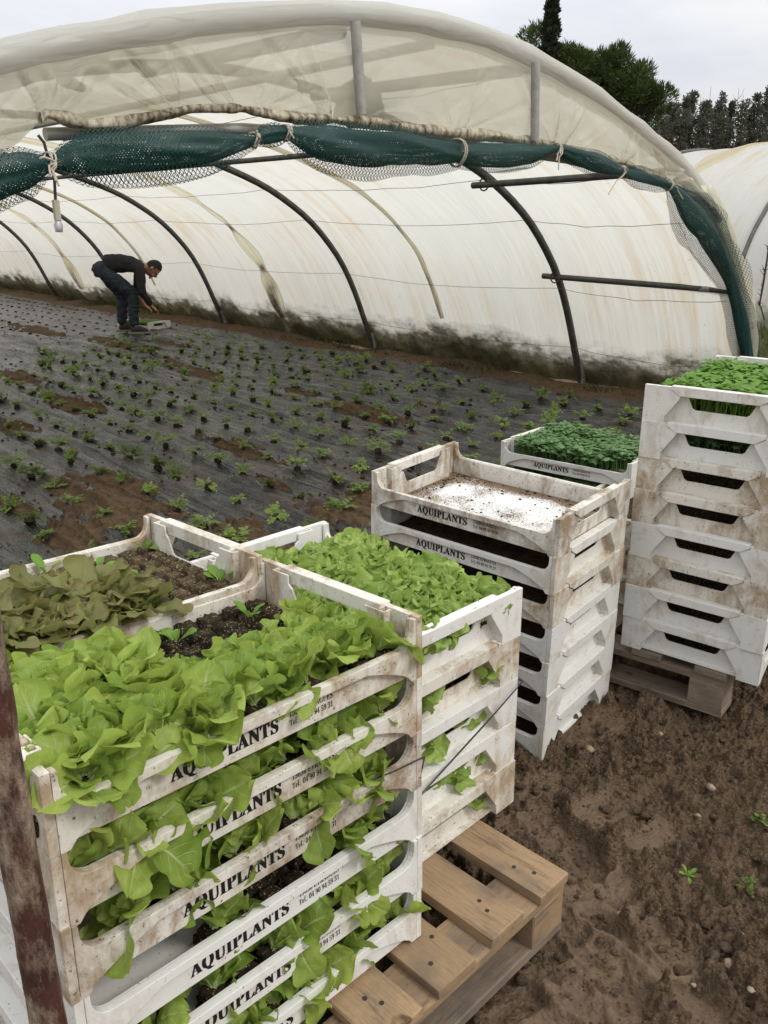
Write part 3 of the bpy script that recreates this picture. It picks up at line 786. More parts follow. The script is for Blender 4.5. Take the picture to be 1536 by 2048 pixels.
# gable film hanging from the front hoop
GB = [(.95, 1.40), (1.05, 1.46), (1.28, 1.56), (1.71, 1.63), (2.15, 1.70), (2.61, 1.73), (3.21, 1.755), (3.71, 1.75), (4.13, 1.75), (4.47, 1.74), (4.64, 1.752), (4.83, 1.735), (5.09, 1.67), (5.21, 1.655), (5.34, 1.675), (5.42, 1.60), (5.50, 1.55), (5.75, 1.42), (6.1, 1.22), (6.6, .8)]
gbw, gbh = np.array(GB).T
def gable():
    n, m = 620, 40
    w = np.linspace(.95, 6.6, n); top = np.interp(w, AW, AH)-.035; bot = np.minimum(np.interp(w, gbw, gbh)+.006*vnoise(w*6, w*0, 3), top-.02)
    V, Wg = np.meshgrid(np.linspace(0, 1, m), w); T = top[:, None]; B_h = bot[:, None]
    H = T+(B_h-T)*V
    ties = [1.66, 2.19, 2.76, 3.5, 4.2, 4.62, 4.85, 5.33]
    x = np.zeros_like(H)
    rq = random.Random(4)
    for k, tw in enumerate(ties):
        dw = Wg-tw; dh = H-np.interp(tw, gbw, gbh)+.03
        ang = np.arctan2(dw, dh); r = np.hypot(dw, dh)
        for q in range(9):
            a0 = rq.uniform(-1.45, 1.45); wd_ = rq.uniform(.035, .09); ln = rq.uniform(.18, .50); ht = rq.uniform(.012, .034)*rq.choice([1, 1, -1])
            bend = a0+.12*np.sin(r*6+q)
            x += -ht*np.exp(-((ang-bend)/wd_)**2)*np.minimum(1, r/.07)*np.exp(-(r/ln)**3)
    x += (.020*fbm(Wg*2.6+V*1.1, V*.7+Wg*.4, 5, 2)+.012*(1-np.abs(vnoise(Wg*3.3-V*1.6, V*.6, 15)))**4)*sstep(.12, .5, V)
    x *= sstep(.02, .30, V)
    belly = .05*np.sin(PI*V)*(.5+.5*vnoise(Wg*1.3, Wg*0, 9))
    P = np.stack([S0-.035-belly+x, Wg, H], -1)
    me = grid_mesh('gable_film', P, mat=FILM_GABLE); return ob('gable_film', me, gh)
gable()
# rolled, dirty lower hem of the gable film
def hemmat():
    m, nt, out = newmat('dirty_film_hem'); N = NT(nt); co = N.coord(); x = N.sep(co)
    n = N.noise(N.vmath('MULTIPLY', co, (4, 9, 4)), 5, 5, .65); nn = N.noise(N.vmath('MULTIPLY', co, (1, 1.2, 1)), 2.2, 3)
    col = N.mix(N.ramp(N.math('ADD', N.math('MULTIPLY', n, .6), N.math('MULTIPLY', nn, .4)), [(.42, 0), (.58, 1)]), (.66, .60, .45, 1), (.115, .08, .045, 1))
    N.l(N.mixs(.25, N.bsdf(col, .5, N.bump(n, .7, .02), .4), N.trl(col)), out.inputs[0]); return m
HEM = hemmat()
def hem():
    w = np.linspace(.98, 5.36, 420); n = len(w); m = 13; P = np.zeros((n, m, 3)); a = np.linspace(0, 2*PI, m)
    for i, ww in enumerate(w):
        h = float(np.interp(ww, gbw, gbh)); r = .021+.010*float(vnoise(ww*2.3, 1.1, 4))+.004*float(vnoise(ww*11, 1.1, 5))
        pin = max(math.exp(-((ww-t)/.035)**2) for t in (1.66, 2.19, 2.76, 4.62, 4.2, 5.33)); r *= 1-.45*pin
        rr = r*(1+.30*vnoise(np.cos(a)*1.5+ww*7, np.sin(a)*1.5+ww*3, 6)+.16*vnoise(np.cos(a)*2.5+ww*34, np.sin(a)*2.5, 7)); P[i, :, 0] = S0-.05+np.cos(a)*rr*1.1; P[i, :, 1] = ww; P[i, :, 2] = h+.008+np.sin(a)*rr
    P[:, -1] = P[:, 0]
    ob('rolled_hem', grid_mesh('rolled_hem', P, mat=HEM), gh)
hem()
pipe('gable_bar', [(S0, 1.0, 1.50), (S0, 1.66, 1.62), (S0, 2.6, 1.70), (S0, 3.6, 1.73), (S0, 4.6, 1.70), (S0, 5.33, 1.63)], .020, STEEL_LT)
for w0, h1, h2 in ((4.13, 2.10, 1.78), (3.03, 2.09, 1.76)):
    pipe('gable_post', [(S0-.095, w0, h1), (S0-.095, w0-.03, h2)], .021, STEEL_LT)
    pipe('strut', [(S0-.01, w0, h1-.02), (0, w0+.02, ap(w0, -.03))], .030, STEEL)
pipe('strut', [(S0, 5.25, ap(5.25)-.05), (0.0, 4.5, ap(4.5)-.03)], .022, STEEL)
# film wrapped round the near right leg of the front hoop
def legfilm():
    n, m = 60, 14; P = np.zeros((n, m, 3))
    for i in range(n):
        h = 1.62-1.60*i/(n-1); w = float(np.interp(h, AH[:31], AW[:31])); wd = .10+.05*math.sin(i*.16)+.02*float(vnoise(i*.3, 2, 3))
        for j in range(m):
            q = j/(m-1)
            P[i, j] = (S0-.05-.05*math.sin(q*PI)+.014*float(vnoise(q*6+i*.05, i*.16, 5)), w-.05+wd*q+.012*float(vnoise(i*.25, q*2, 9)), h)
    ob('leg_film', grid_mesh('leg_film', P, mat=FILM_GABLE), gh)
legfilm()

# ------------------------------------------------------------------ dark green net rolled and tied under the gable
def netmat(name, dens, col=(.006, .034, .029)):
    m, nt, out = newmat(name); N = NT(nt)
    uv = N.n('ShaderNodeUVMap').outputs[0]; s = N.sep(uv)
    a = N.math('ADD', s[0], s[1]); b_ = N.math('SUBTRACT', s[0], s[1])
    fa = N.math('ABSOLUTE', N.math('SUBTRACT', N.math('FRACT', a), .5)); fb = N.math('ABSOLUTE', N.math('SUBTRACT', N.math('FRACT', b_), .5))
    thr = N.math('MAXIMUM', fa, fb)
    mask = N.math('GREATER_THAN', thr, .5-dens)
    n = N.noise(N.coord(), 30, 3)
    p = N.bsdf(N.mix(n, col, tuple(c*1.9 for c in col)), .5, None, .4)
    N.l(N.mixs(mask, N.trp(), p), out.inputs[0]); return m
NET = netmat('green_net_loose', .075); NET_D = netmat('green_net_dense', .30)
TWINE = simple('white_twine', (.46, .41, .33), .8, .2)
net = empty('rolled_green_net', TM); tag(net, 'dark green mesh net rolled and tied along the open gable edge', 'net')
def fp(X, Y, ds=-.10):
    n = (TM.to_3x3() @ Vector((1, 0, 0))); p0 = TM @ Vector((S0+ds, 0, 0)); q = TMI @ at_plane(X, Y, p0, n); return q
NETC = [[(-60,372,40),(0,350,38),(50,338,36),(85,329,20),(103,326,9)],
        [(103,326,9),(130,320,24),(170,312,38),(250,305,43),(350,299,40),(430,291,30),(490,284,14),(511,281,9)],
        [(511,281,9),(530,273,17),(555,268,17),(574,266,10)],
        [(574,266,10),(600,276,22),(650,289,36),(720,296,38),(800,301,34),(860,304,28),(915,306,20)],
        [(915,306,20),(960,311,24),(1010,312,24),(1060,309,20),(1098,300,9),(1115,298,7)],
        [(1115,298,7),(1140,308,15),(1190,325,20),(1225,337,14),(1243,342,9)],
        [(1243,342,9),(1275,352,18),(1310,362,15),(1338,371,9)],
        [(1338,371,10),(1360,395,30),(1385,430,42),(1420,480,40),(1445,525,34),(1462,560,26),(1472,600,26),(1484,650,32),(1492,700,28),(1500,760,26),(1508,850,22)]]
def net_seg(cpts, mat, name, rs, loose, seed):
    q = [(fp(x, y), r) for x, y, r in cpts]
    # pixel half-widths to metres by the distance of each point
    pts = [p for p, _ in q]; rad = [r/FPX*(TM @ p-Vector((0, 0, CH))).length for p, r in q]
    d = np.concatenate([[0], np.cumsum([(pts[i+1]-pts[i]).length for i in range(len(pts)-1)])])
    n = max(24, int(d[-1]/.022)); t = np.linspace(0, d[-1], n)
    arr = np.array([p[:] for p in pts])
    def sm(a): 
        k = np.interp(t, d, a)
        for _ in range(3): k[1:-1] = (k[:-2]+2*k[1:-1]+k[2:])/4
        return k
    c = np.stack([sm(arr[:, i]) for i in range(3)], -1); r = sm(np.array(rad))*rs
    T = np.gradient(c, axis=0); T /= np.linalg.norm(T, axis=1)[:, None]
    m = 33; a = np.linspace(0, 2*PI, m); P = np.zeros((n, m, 3)); X = np.array([1., 0, 0])
    uvs = np.zeros((n, m, 2))
    for i in range(n):
        up = np.cross(T[i], X); up /= np.linalg.norm(up)
        if up[2] < 0: up = -up
        fl = 1+.16*vnoise(np.cos(a)*2+seed, np.sin(a)*2+t[i]*5, seed)+.10*vnoise(a*4.5*0+np.cos(a)*6, t[i]*2.2+np.sin(a)*6, seed+4)
        sag = loose*r[i]*np.clip(-np.sin(a), 0, 1)**2
        P[i] = c[i]+np.outer(np.cos(a)*r[i]*.62*fl, X)+np.outer(np.sin(a)*r[i]*fl-sag, up)
    P[:, -1] = P[:, 0]
    me = grid_mesh(name, P, mat=mat)
    return P, me, t
def add_net(k):
    for mat, rs, loose, nm, cell in ((NET_D, .80 if k < 6 else .5, 0, 'rolled_core', .0055), (NET, 1.04, .38 if k in (1, 3) else .15, 'loose_layer', .0085)):
        P, me, t = net_seg(NETC[k], mat, nm, rs, loose, 11+k)
        # UV in cells so that the meshes stay square
        n, m = P.shape[:2]; L = np.concatenate([np.zeros((n, 1)), np.cumsum(np.linalg.norm(np.diff(P, axis=1), axis=2), 1)], 1)
        L = np.broadcast_to((np.arange(m)/(m-1))[None]*np.median(L[:, -1]), (n, m))
        U = np.stack([L/cell/2, np.broadcast_to((t/cell/2)[:, None], (n, m))], -1).reshape(-1, 2)
        vi = np.empty(len(me.loops), dtype=np.int32); me.loops.foreach_get('vertex_index', vi)
        me.uv_layers[0].data.foreach_set('uv', U[vi].astype(np.float32).ravel())
        ob(nm, me, net)
for k in range(len(NETC)): add_net(k)
# loose wing of net blown out beside the right leg
def wing():
    A = [fp(x, y, -.14) for x, y in ((1405,392),(1425,430),(1440,500),(1455,545),(1468,600),(1478,660),(1485,700))]
    B = [fp(x, y, -.20) for x, y in ((1410,396),(1462,428),(1465,475),(1492,530),(1510,585),(1508,640),(1500,655))]
    n, m = 7, 12; P = np.zeros((n*4-3, m, 3))
    def cr(L, t):
        i = min(int(t), len(L)-2); f = t-i; return L[i].lerp(L[i+1], f)
    for i in range(P.shape[0]):
        t = i/4
        for j in range(m):
            q = j/(m-1); p = cr(A, t).lerp(cr(B, t), q); P[i, j] = (p.x+.03*math.sin(q*5+i*.5)*q, p.y, p.z)
    me = grid_mesh('loose_wing', P, mat=NET); l = me.uv_layers[0]; a = np.empty(len(me.loops)*2, np.float32); l.data.foreach_get('uv', a)
    a = a.reshape(-1, 2)*np.array([9, 45]); l.data.foreach_set('uv', a.astype(np.float32).ravel()); ob('loose_wing', me, net)
wing()
def tie(x, y, r, tails):
    c = fp(x, y, -.10); b = MB()
    for dd in (0, .012):
        b.tube([(c.x+r*1.0*math.cos(a), c.y+dd+.006*math.sin(2*a), c.z+r*math.sin(a)) for a in np.linspace(0, 2*PI, 15)], .0032, 6)
    for tx, ty in tails:
        e = fp(tx, ty, -.17); s_ = Vector((c.x-r-.005, c.y, c.z)); mid = s_.lerp(e, .5)+Vector((0, .012, .008))
        b.tube([s_, s_.lerp(mid, .6)+Vector((-.01, 0, 0)), mid, e], .0034, 6)
    ob('twine_tie', b.me('twine_tie', smooth=True, mat=TWINE), net)
tie(103, 326, .030, [(80, 316), (118, 372), (112, 362), (101, 350)]); tie(511, 281, .026, [(519, 274), (514, 262)])
tie(574, 266, .028, [(588, 277), (577, 257), (585, 272)]); tie(1115, 298, .026, [(1113, 322), (1117, 339), (1121, 308)])
tie(1243, 342, .028, [(1217, 388), (1246, 333)]); tie(1338, 371, .03, [(1362, 372), (1366, 398)]); tie(915, 306, .058, [])
# bunch of net behind the gable film
bun = MB(); c = fp(720, 205, .06)
bm = bmesh.new(); bmesh.ops.create_uvsphere(bm, u_segments=24, v_segments=16, radius=1)
for v_ in bm.verts:
    k = 1+.25*float(vnoise(v_.co.x*3, v_.co.y*3+v_.co.z*2, 4)); v_.co = Vector((v_.co.x*.05, v_.co.y*.10*k*(1.3-v_.co.z*.5), v_.co.z*.10*k))
me = bpy.data.meshes.new('net_bunch'); bm.to_mesh(me); bm.free(); me.materials.append(simple('net_bunch', (.03, .075, .065), .7, .2)); me.polygons.foreach_set('use_smooth', [True]*len(me.polygons))
o = ob('net_bunch', me, net); o.location = c
# cord with a metal hook hanging from the tie
cord = empty('hanging_cord', TM); tag(cord, 'thin dark cord hanging from the net tie with a small metal clip', 'cord')
p0 = fp(78, 270, -.06); pts = [fp(x, y, -.08-.004*i) for i, (x, y) in enumerate([(76, 270), (88, 285), (95, 310), (104, 326), (109, 360), (111, 400)])]
b = MB(); b.tube(pts, .005, 6); ob('cord', b.me('cord', smooth=True, mat=simple('black_cord', (.03, .028, .025), .7)), cord)
b = MB(); e = fp(111, 400, -.10); b.tube([e, e+Vector((0, 0, -.06))], .012, 8); ob('knot', b.me('knot', smooth=True, mat=TWINE), cord)
b = MB(); b.tube([e+Vector((0, 0, -.055)), e+Vector((0, 0, -.075)), e+Vector((0, 0, -.095))], [.006, .014, .012], 10); ob('clip', b.me('clip', smooth=True, mat=simple('bright_clip', (.5, .5, .5), .3, .5, metal=1)), cord)

# ------------------------------------------------------------------ second tunnel on the right
SC2 = 1.30
g2 = empty('neighbouring_tunnel', TM @ Matrix.Translation((0, -5.6-WID*SC2, 0))); tag(g2, 'second white film tunnel standing behind the right edge of the open one', 'greenhouse')
film_cover('film_cover', g2, FILM_OUT, SC2, [-3+3*i for i in range(14)], -6, 33, 30)
for i in range(11):
    s = -4.5+3*i; b = MB(); b.tube([(s, AW[k]*SC2, AH[k]*SC2) for k in range(61)], .035, 8); ob('hoop', b.me('hoop', smooth=True, mat=STEEL), g2)
def fold2(s, width, seed):
    Wl, Hl = smooth_profile(121); Wl *= SC2; Hl *= SC2
    tw = np.gradient(Wl); th = np.gradient(Hl); l = np.hypot(tw, th); nw, nh = -th/l, tw/l
    P = np.zeros((121, 15, 3))
    for i in range(121):
        for j in range(15):
            q = j/14-.5; d = .05+.012*math.cos(q*PI)+.012*float(vnoise(q*9+seed, i*.07, seed))
            if j in (0, 14): d = .02
            P[i, j] = (s+q*width*(.8+.3*float(vnoise(i*.1, seed, 2))), Wl[i]+nw[i]*d, Hl[i]+nh[i]*d)
    me = grid_mesh('film_fold', P, mat=FOLD); attr(me, 'stain', np.zeros(P.shape[:2])+.03); ob('film_fold', me, g2)
fold2(3.2, .5, 3); fold2(7.6, .5, 5)

# ------------------------------------------------------------------ soil floor, black mulch film and spilled soil in the tunnel
def soil_bed():
    ss = np.concatenate([np.arange(-3.2, 9, .045), np.arange(9, 32, .25)]); ws = np.concatenate([np.arange(-.45, .9, .03), np.arange(.9, 7.6, .25)])
    S, W = np.meshgrid(ss, ws, indexing='ij')
    w1, i1 = worley(S*7, W*7, 3); w2, i2 = worley(S*17, W*17, 4)
    h = .035*fbm(S*1.6, W*2.2, 51, 3)+.035*np.clip(.6-w1, 0, 1)*i1+.02*np.clip(.6-w2, 0, 1)*i2
    h = h*sstep(-3.2, -2.4, S)*sstep(1.2, .7, W)+.01*fbm(S, W, 3, 2)+.055*np.exp(-((W-.12)/.2)**2)*sstep(-1.8, -1.2, S)
    me = grid_mesh('soil_bed', np.stack([S, W, h-.022*sstep(-1.8, -3.2, S)-.006], -1), mat=SOIL)
    attr(me, 'wet', S*0); attr(me, 'dry', np.clip(.55+.4*fbm(S*2.5, W*3, 61, 3), 0, 1)*sstep(-2, -1, S))
    o = ob('soil_bed', me); o.matrix_world = TM; tag(o, kind='structure')
soil_bed()
def filmblack():
    m, nt, out = newmat('black_mulch_film'); N = NT(nt); co = N.coord()
    n = N.noise(N.vmath('MULTIPLY', co, (.35, 5, 5)), 4.5, 5, .65, .4); n2 = N.noise(co, 3.2, 5, .62); n3 = N.noise(co, 60, 3, .7)
    dust = N.math('MULTIPLY', N.ramp(N.math('ADD', N.math('MULTIPLY', n2, .75), N.math('MULTIPLY', n3, .3)), [(.50, 0), (.66, 1)]), .75)
    col = N.mix(dust, (.009, .009, .010, 1), (.085, .062, .042, 1))
    cr = N.math('MULTIPLY', N.ramp(n3, [(.66, 0), (.7, 1)]), N.ramp(n2, [(.5, 0), (.58, .9)]))
    col = N.mix(cr, col, (.05, .03, .018, 1))
    N.l(N.bsdf(col, N.math('ADD', .13, N.math('MULTIPLY', dust, .55)), N.bump(N.math('ADD', n, N.math('MULTIPLY', n3, .1)), 1.0, .04), .75), out.inputs[0]); return m
FILMB = filmblack()
def mulch_h(S, W):
    wr = vnoise(S*.55+.25*W, W*7.5, 71)
    wr2 = vnoise(S*1.1+.3*vnoise(S*2, W*2, 5), W*17, 72)
    wr3 = vnoise(S*2.4, W*34, 75)
    rid = (1-np.abs(wr))**5*.030+(1-np.abs(wr2))**6*.022+(1-np.abs(wr3))**5*.009
    for k, w0 in enumerate((1.55, 2.85, 4.1, 5.45)):
        rid = rid+.030*np.exp(-((W-w0-.05*vnoise(S*.8, S*0+k, 77))/.016)**2)*(.6+.4*vnoise(S*2.1, S*0+k, 78))
    return .016+rid*sstep(14, 2, S)+.012*fbm(S*.9, W*.9, 73, 2)
def mulch():
    ss = np.concatenate([np.arange(-2.6, 4, .035), np.arange(4, 12, .09), np.arange(12, 31, .4)]); ws = np.arange(.42, 6.9, .0145)
    S, W = np.meshgrid(ss, ws, indexing='ij')
    e = .055*fbm(S*2.2, S*0, 8, 3)
    W2 = np.where(W < .8, W+(.8-W)/.38*e, W)
    S2 = np.where(S < -2.0, S+.25*fbm(W*1.5, W*0, 9, 3)*(-2.0-S)/.6, S)
    H = mulch_h(S2, W2)
    H = np.where(W < .50, H-.03*(.5-W)/.08, H)
    me = grid_mesh('mulch_film', np.stack([S2, W2, H], -1), mat=FILMB)
    o = ob('mulch_film', me); o.matrix_world = TM; tag(o, 'wrinkled black plastic mulch film covering the tunnel floor', 'mulch film')
mulch()
def sw_of(px, py):
    q = at_z(px, py, .05)
    for _ in range(6):
        l = TMI @ q; q = at_z(px, py, float(gz(q.x, q.y))+.02)
    return TMI @ q
def spilled():
    # spilled patches of drier soil on the film: centre, half size along and across the rows
    spots = [(215,1015,.50,.20),(150,1085,.25,.16),(255,985,.4,.14),(480,895,.42,.13),(730,828,.40,.13),(150,812,.45,.12),(40,758,.5,.10),(400,748,.5,.12),(598,790,.25,.09),(232,688,.75,.13),(70,660,.8,.13),(110,603,1.3,.12),(205,620,.8,.10),(45,585,1.6,.15),(20,545,1.5,.2),(345,690,.35,.08),(690,1035,.22,.16),(520,1075,.3,.1),(30,860,.3,.1),(760,1000,.25,.2),(560,975,.2,.06),(930,700,.5,.12),(640,640,.6,.12),(20,1010,.2,.06)]
    k = 0
    for (px, py, a, b_) in spots:
        c = sw_of(px, py); n = 70
        q = np.linspace(-1.5, 1.5, n); U, V = np.meshgrid(q, q, indexing='ij')
        S = c.x+U*a; W = c.y+V*b_
        rad = np.hypot(U, V)+.50*fbm(S*5+k*3, W*8, 81+k, 5, .62)
        w1, i1 = worley(S*26, W*26, 5)
        h = np.clip(1-rad, -.3, 1); H = mulch_h(S, W)+np.where(h > 0, .028*np.sqrt(np.clip(h, 0, 1))+.02*np.clip(.6-w1, 0, 1)*i1, h*.16)-.007
        me = grid_mesh('spilled_soil', np.stack([S, W, H], -1), mat=SOIL); attr(me, 'wet', S*0); attr(me, 'dry', S*0+.75)
        o = ob('spilled_soil', me); o.matrix_world = TM; k += 1
        o.location = o.location
        tag(o, 'loose brown soil spilled in patches over the black mulch film', 'soil', kind='stuff')
    pts = []
    rr = random.Random(5)
    while len(pts) < 5200:
        s = -2.4+rr.random()**1.6*13; w = rr.uniform(.5, 6.6)
        den = float(fbm(s*1.3, w*1.9, 91, 3))
        if den+rr.uniform(-.5, .35) < .12: continue
        r = .003+.012*rr.random()**5
        pts.append((s, w, float(mulch_h(s, w))+r*.3, r))
    o = ob('soil_crumbs', scatter_lumps('soil_crumbs', pts, PEAT_RED)); o.matrix_world = TM; tag(o, 'dark soil crumbs scattered over the black mulch film', 'soil', kind='stuff')
    # slits cut for planting in the part that is still empty
    pts = []
    for s in np.arange(6.4, 24, .30):
        for w in np.arange(.75, 6.8, .30):
            p = TM @ Vector((s, w, 0)); pts.append((s+rr.uniform(-.03, .03), w+rr.uniform(-.02, .02), float(mulch_h(s, w))-.004, .026))
    me = scatter_lumps('planting_holes', pts, simple('hole_soil', (.010, .008, .007), .9)); o = ob('planting_holes', me); o.matrix_world = TM
    tag(o, 'rows of small dark planting holes in the far mulch film', 'planting holes', kind='stuff')
spilled()

# ------------------------------------------------------------------ lettuces and other young plants
def leaf_arrays(L, Wd, kind, rr, nv=13, nu=4):
    """one leaf: v along its length, u across; returns (nv, 2*nu+1, 3) points"""
    v = 1-(1-np.linspace(0, 1, nv))**1.7; v = .45*v+.55*np.linspace(0, 1, nv); v[-1] = .995; u = np.linspace(-1, 1, 2*nu+1); sd = rr.uniform(0, 50)
    def blade(pet, vmax, b0):
        lo = b0+(1-b0)*np.sin(np.clip((v-pet)/(vmax-pet), 0, 1)*PI/2)**1.35
        hi = np.sqrt(np.clip(1-np.clip((v-vmax)/(1-vmax), 0, 1)**2.8, 0, 1)); return np.where(v < vmax, lo, np.maximum(hi, .02))
    if kind == 'oak':
        h = blade(.05, rr.uniform(.52, .66), .09); lob = rr.uniform(.10, .20); rf, rq = rr.uniform(.12, .26), rr.uniform(1.6, 2.5); cup = rr.uniform(-.15, .85); arch = rr.choice([rr.uniform(.7, 1.9), rr.uniform(-.4, .7)])
    elif kind == 'curl':
        h = blade(.03, rr.uniform(.55, .66), .16); lob = .12; rf, rq = .27, 2.7; cup = rr.uniform(-.2, .5); arch = rr.uniform(.1, 1.3)
    elif kind == 'bronze':
        h = blade(.05, rr.uniform(.64, .74), .09); lob = .30; rf, rq = .22, 2.8; cup = rr.uniform(-.3, .5); arch = rr.uniform(.3, 1.8)
    else:
        h = blade(.10, .70, .10); lob = .06; rf, rq = .06, 2; cup = rr.uniform(.0, .5); arch = rr.uniform(.2, 1.2)
    P = np.zeros((nv, 2*nu+1, 3))
    U, V = np.meshgrid(u, v)
    side = np.sign(U)
    ph1, ph2 = rr.uniform(0, 6), rr.uniform(0, 6); nl = rr.choice([2.6, 3.2, 3.8]) if kind != 'curl' else 3.4
    wob = 1+lob*np.sin(2*PI*nl*V+np.where(side > 0, ph1, ph2))*np.abs(U)**.8*sstep(.25, .5, V)+lob*.5*vnoise(V*9+sd, side*3, 4)*np.abs(U)
    hw = h[:, None]*Wd*.5*wob
    au = np.abs(U)
    X = U*hw*(1-.10*au*abs(cup))
    Z = cup*au**1.7*hw*.8
    Z += rf*Wd*.5*au**2.4*np.sin(2*PI*rq*V+np.where(side > 0, ph2, ph1)*1.3+au*1.2)*sstep(.18, .5, V)
    Z += rf*.55*Wd*.5*au**1.5*vnoise(V*6+sd, U*1.5, 7)
    if kind == 'curl': Z += .14*Wd*.5*vnoise(V*6+sd, U*3, 9)*au
    Z += -.02*Wd*np.exp(-(U/.12)**2)+.035*Wd*vnoise(V*8+sd, U*3.2+sd, 13)*sstep(.15, .4, V)
    Y = V*L-.04*Wd*np.exp(-(U/.3)**2)*V**6+.02*Wd*np.cos(U*9+ph1)*V**5
    # arch the blade: turn progressively downwards along its length
    ang = arch*(V**1.4)-.15
    dv = L/(nv-1); c = np.cos(ang[:, 0]); s = np.sin(ang[:, 0])
    yc = np.concatenate([[0], np.cumsum(c[:-1]*dv)]); zc = np.concatenate([[0], -np.cumsum(s[:-1]*dv)])
    P[..., 0] = X
    P[..., 1] = yc[:, None]+(Y-V*L)*c[:, None]+Z*s[:, None]
    P[..., 2] = zc[:, None]-(Y-V*L)*s[:, None]+Z*c[:, None]
    tw = rr.uniform(-.3, .3)*V
    x2 = P[..., 0]*np.cos(tw); z2 = P[..., 2]+P[..., 0]*np.sin(tw); P[..., 0] = x2; P[..., 2] = z2
    return P, U, V
def plant_mesh(name, kind, mat, n, L, Wd, seed, inc=(80, 25), nv=13, nu=4):
    rr = random.Random(seed); VV = []; FF = []; UV = []; b = 0
    az0 = rr.uniform(0, 6.28)
    for i in range(n):
        q = i/max(1, n-1); l = L*(.62+.5*min(1, q*1.5))*rr.uniform(.85, 1.12); w = Wd*(.65+.45*min(1, q*1.5))*rr.uniform(.85, 1.12)
        P, U, V = leaf_arrays(l, w, kind, rr, nv, nu)
        e = R(inc[0]+(inc[1]-inc[0])*q+rr.uniform(-9, 9)); a = az0+i*2.39996+rr.uniform(-.25, .25)
        M = Matrix.Rotation(a, 3, 'Z') @ Matrix.Rotation(e, 3, 'X')
        pts = P.reshape(-1, 3) @ np.array(M).T
        pts += np.array([-math.sin(a), math.cos(a), 0])*.004+np.array([0, 0, .002*i*.3])
        nn, mm = P.shape[:2]; idx = np.arange(nn*mm).reshape(nn, mm)+b
        f = np.stack([idx[:-1, :-1], idx[:-1, 1:], idx[1:, 1:], idx[1:, :-1]], -1).reshape(-1, 4)
        VV.append(pts); FF.append(f); UV.append(np.stack([(U+1)/2, V], -1).reshape(-1, 2)); b += nn*mm
    V_ = np.concatenate(VV); F_ = np.concatenate(FF); UVs = np.concatenate(UV)
    me = bpy.data.meshes.new(name); me.vertices.add(len(V_)); me.vertices.foreach_set('co', V_.astype(np.float32).ravel())
    me.loops.add(F_.size); me.loops.foreach_set('vertex_index', F_.astype(np.int32).ravel())
    me.polygons.add(len(F_)); me.polygons.foreach_set('loop_start', np.arange(0, F_.size, 4, dtype=np.int32)); me.update(calc_edges=True)
    l = me.uv_layers.new(name='UVMap'); l.data.foreach_set('uv', UVs[F_.ravel()].astype(np.float32).ravel())
    me.polygons.foreach_set('use_smooth', [True]*len(F_)); me.materials.append(mat); me.update()
    return me
OAK = [plant_mesh('oak_leaves', 'oak', LF_OAK, 10, .062, .051, 100+i, (84, 20), 24, 8) for i in range(10)]
OAKS = [plant_mesh('oak_leaves_small', 'oak', LF_OAK, 8, .060, .050, 150+i, (84, 12), 22, 8) for i in range(7)]
CURL = [plant_mesh('curly_leaves', 'curl', LF_CURL, 10, .048, .058, 200+i, (58, 8), 22, 8) for i in range(8)]
BRON = [plant_mesh('bronze_leaves', 'bronze', LF_BRONZE, 8, .080, .050, 300+i, (82, 26), 19, 7) for i in range(7)]
TINY = [plant_mesh('tiny_leaves', 'young', LF_YOUNG, 4, .034, .018, 400+i, (70, 25), 8, 3) for i in range(4)]
def block_mesh(seed, mat):
    b = MB(); b.box(-.019, .019, -.019, .019, 0, .036); me = b.me('peat_block')
    bm = bmesh.new(); bm.from_mesh(me); bmesh.ops.subdivide_edges(bm, edges=bm.edges, cuts=5, use_grid_fill=True)
    for v_ in bm.verts:
        p = v_.co; rnd = .82 if p.z > .028 and (abs(p.x) > .015 or abs(p.y) > .015) else 1.0
        d = .0035*float(fbm(p.x*110+seed*3, p.y*110+p.z*60, seed, 3)); n = Vector((p.x, p.y, p.z-.018)).normalized()
        v_.co = Vector((p.x*rnd, p.y*rnd, p.z*(.93 if rnd < 1 else 1)))+n*d
    bm.to_mesh(me); bm.free(); me.polygons.foreach_set('use_smooth', [True]*len(me.polygons)); me.materials.append(mat); return me
BLK = [block_mesh(i, PEAT) for i in range(4)]; BLT = [block_mesh(9+i, PEAT_TAN) for i in range(4)]
def put_plant(M, leaves, label, cat, group, name, scale=1.0, tilt=(0, 0), rot=None, block=None, zb=.009):
    """M: placement of the block in the world; the leaves tilt in the crate's axes"""
    t = empty(name, M); tag(t, label, cat, group)
    o = bpy.data.objects.new('leaves', leaves); link(o, t)
    o.location = (0, 0, .033); o.rotation_euler = Euler((tilt[0], tilt[1], rot if rot is not None else random.uniform(0, 6.28)), 'XYZ'); o.scale = (scale,)*3
    if block:
        k = bpy.data.objects.new('peat_block', block); link(k, t); k.rotation_euler = (0, 0, random.choice([0, PI/2, PI]))
    return t
def put_block(M, me, label, group):
    o = bpy.data.objects.new('peat_block', me); link(o); o.matrix_world = M; tag(o, label, 'peat block', group); return o
def side_sign(S):   # local y of the crate: which sign faces the camera side / outwards (opposite to +b)
    return -S.sg
rr = random.Random(12)
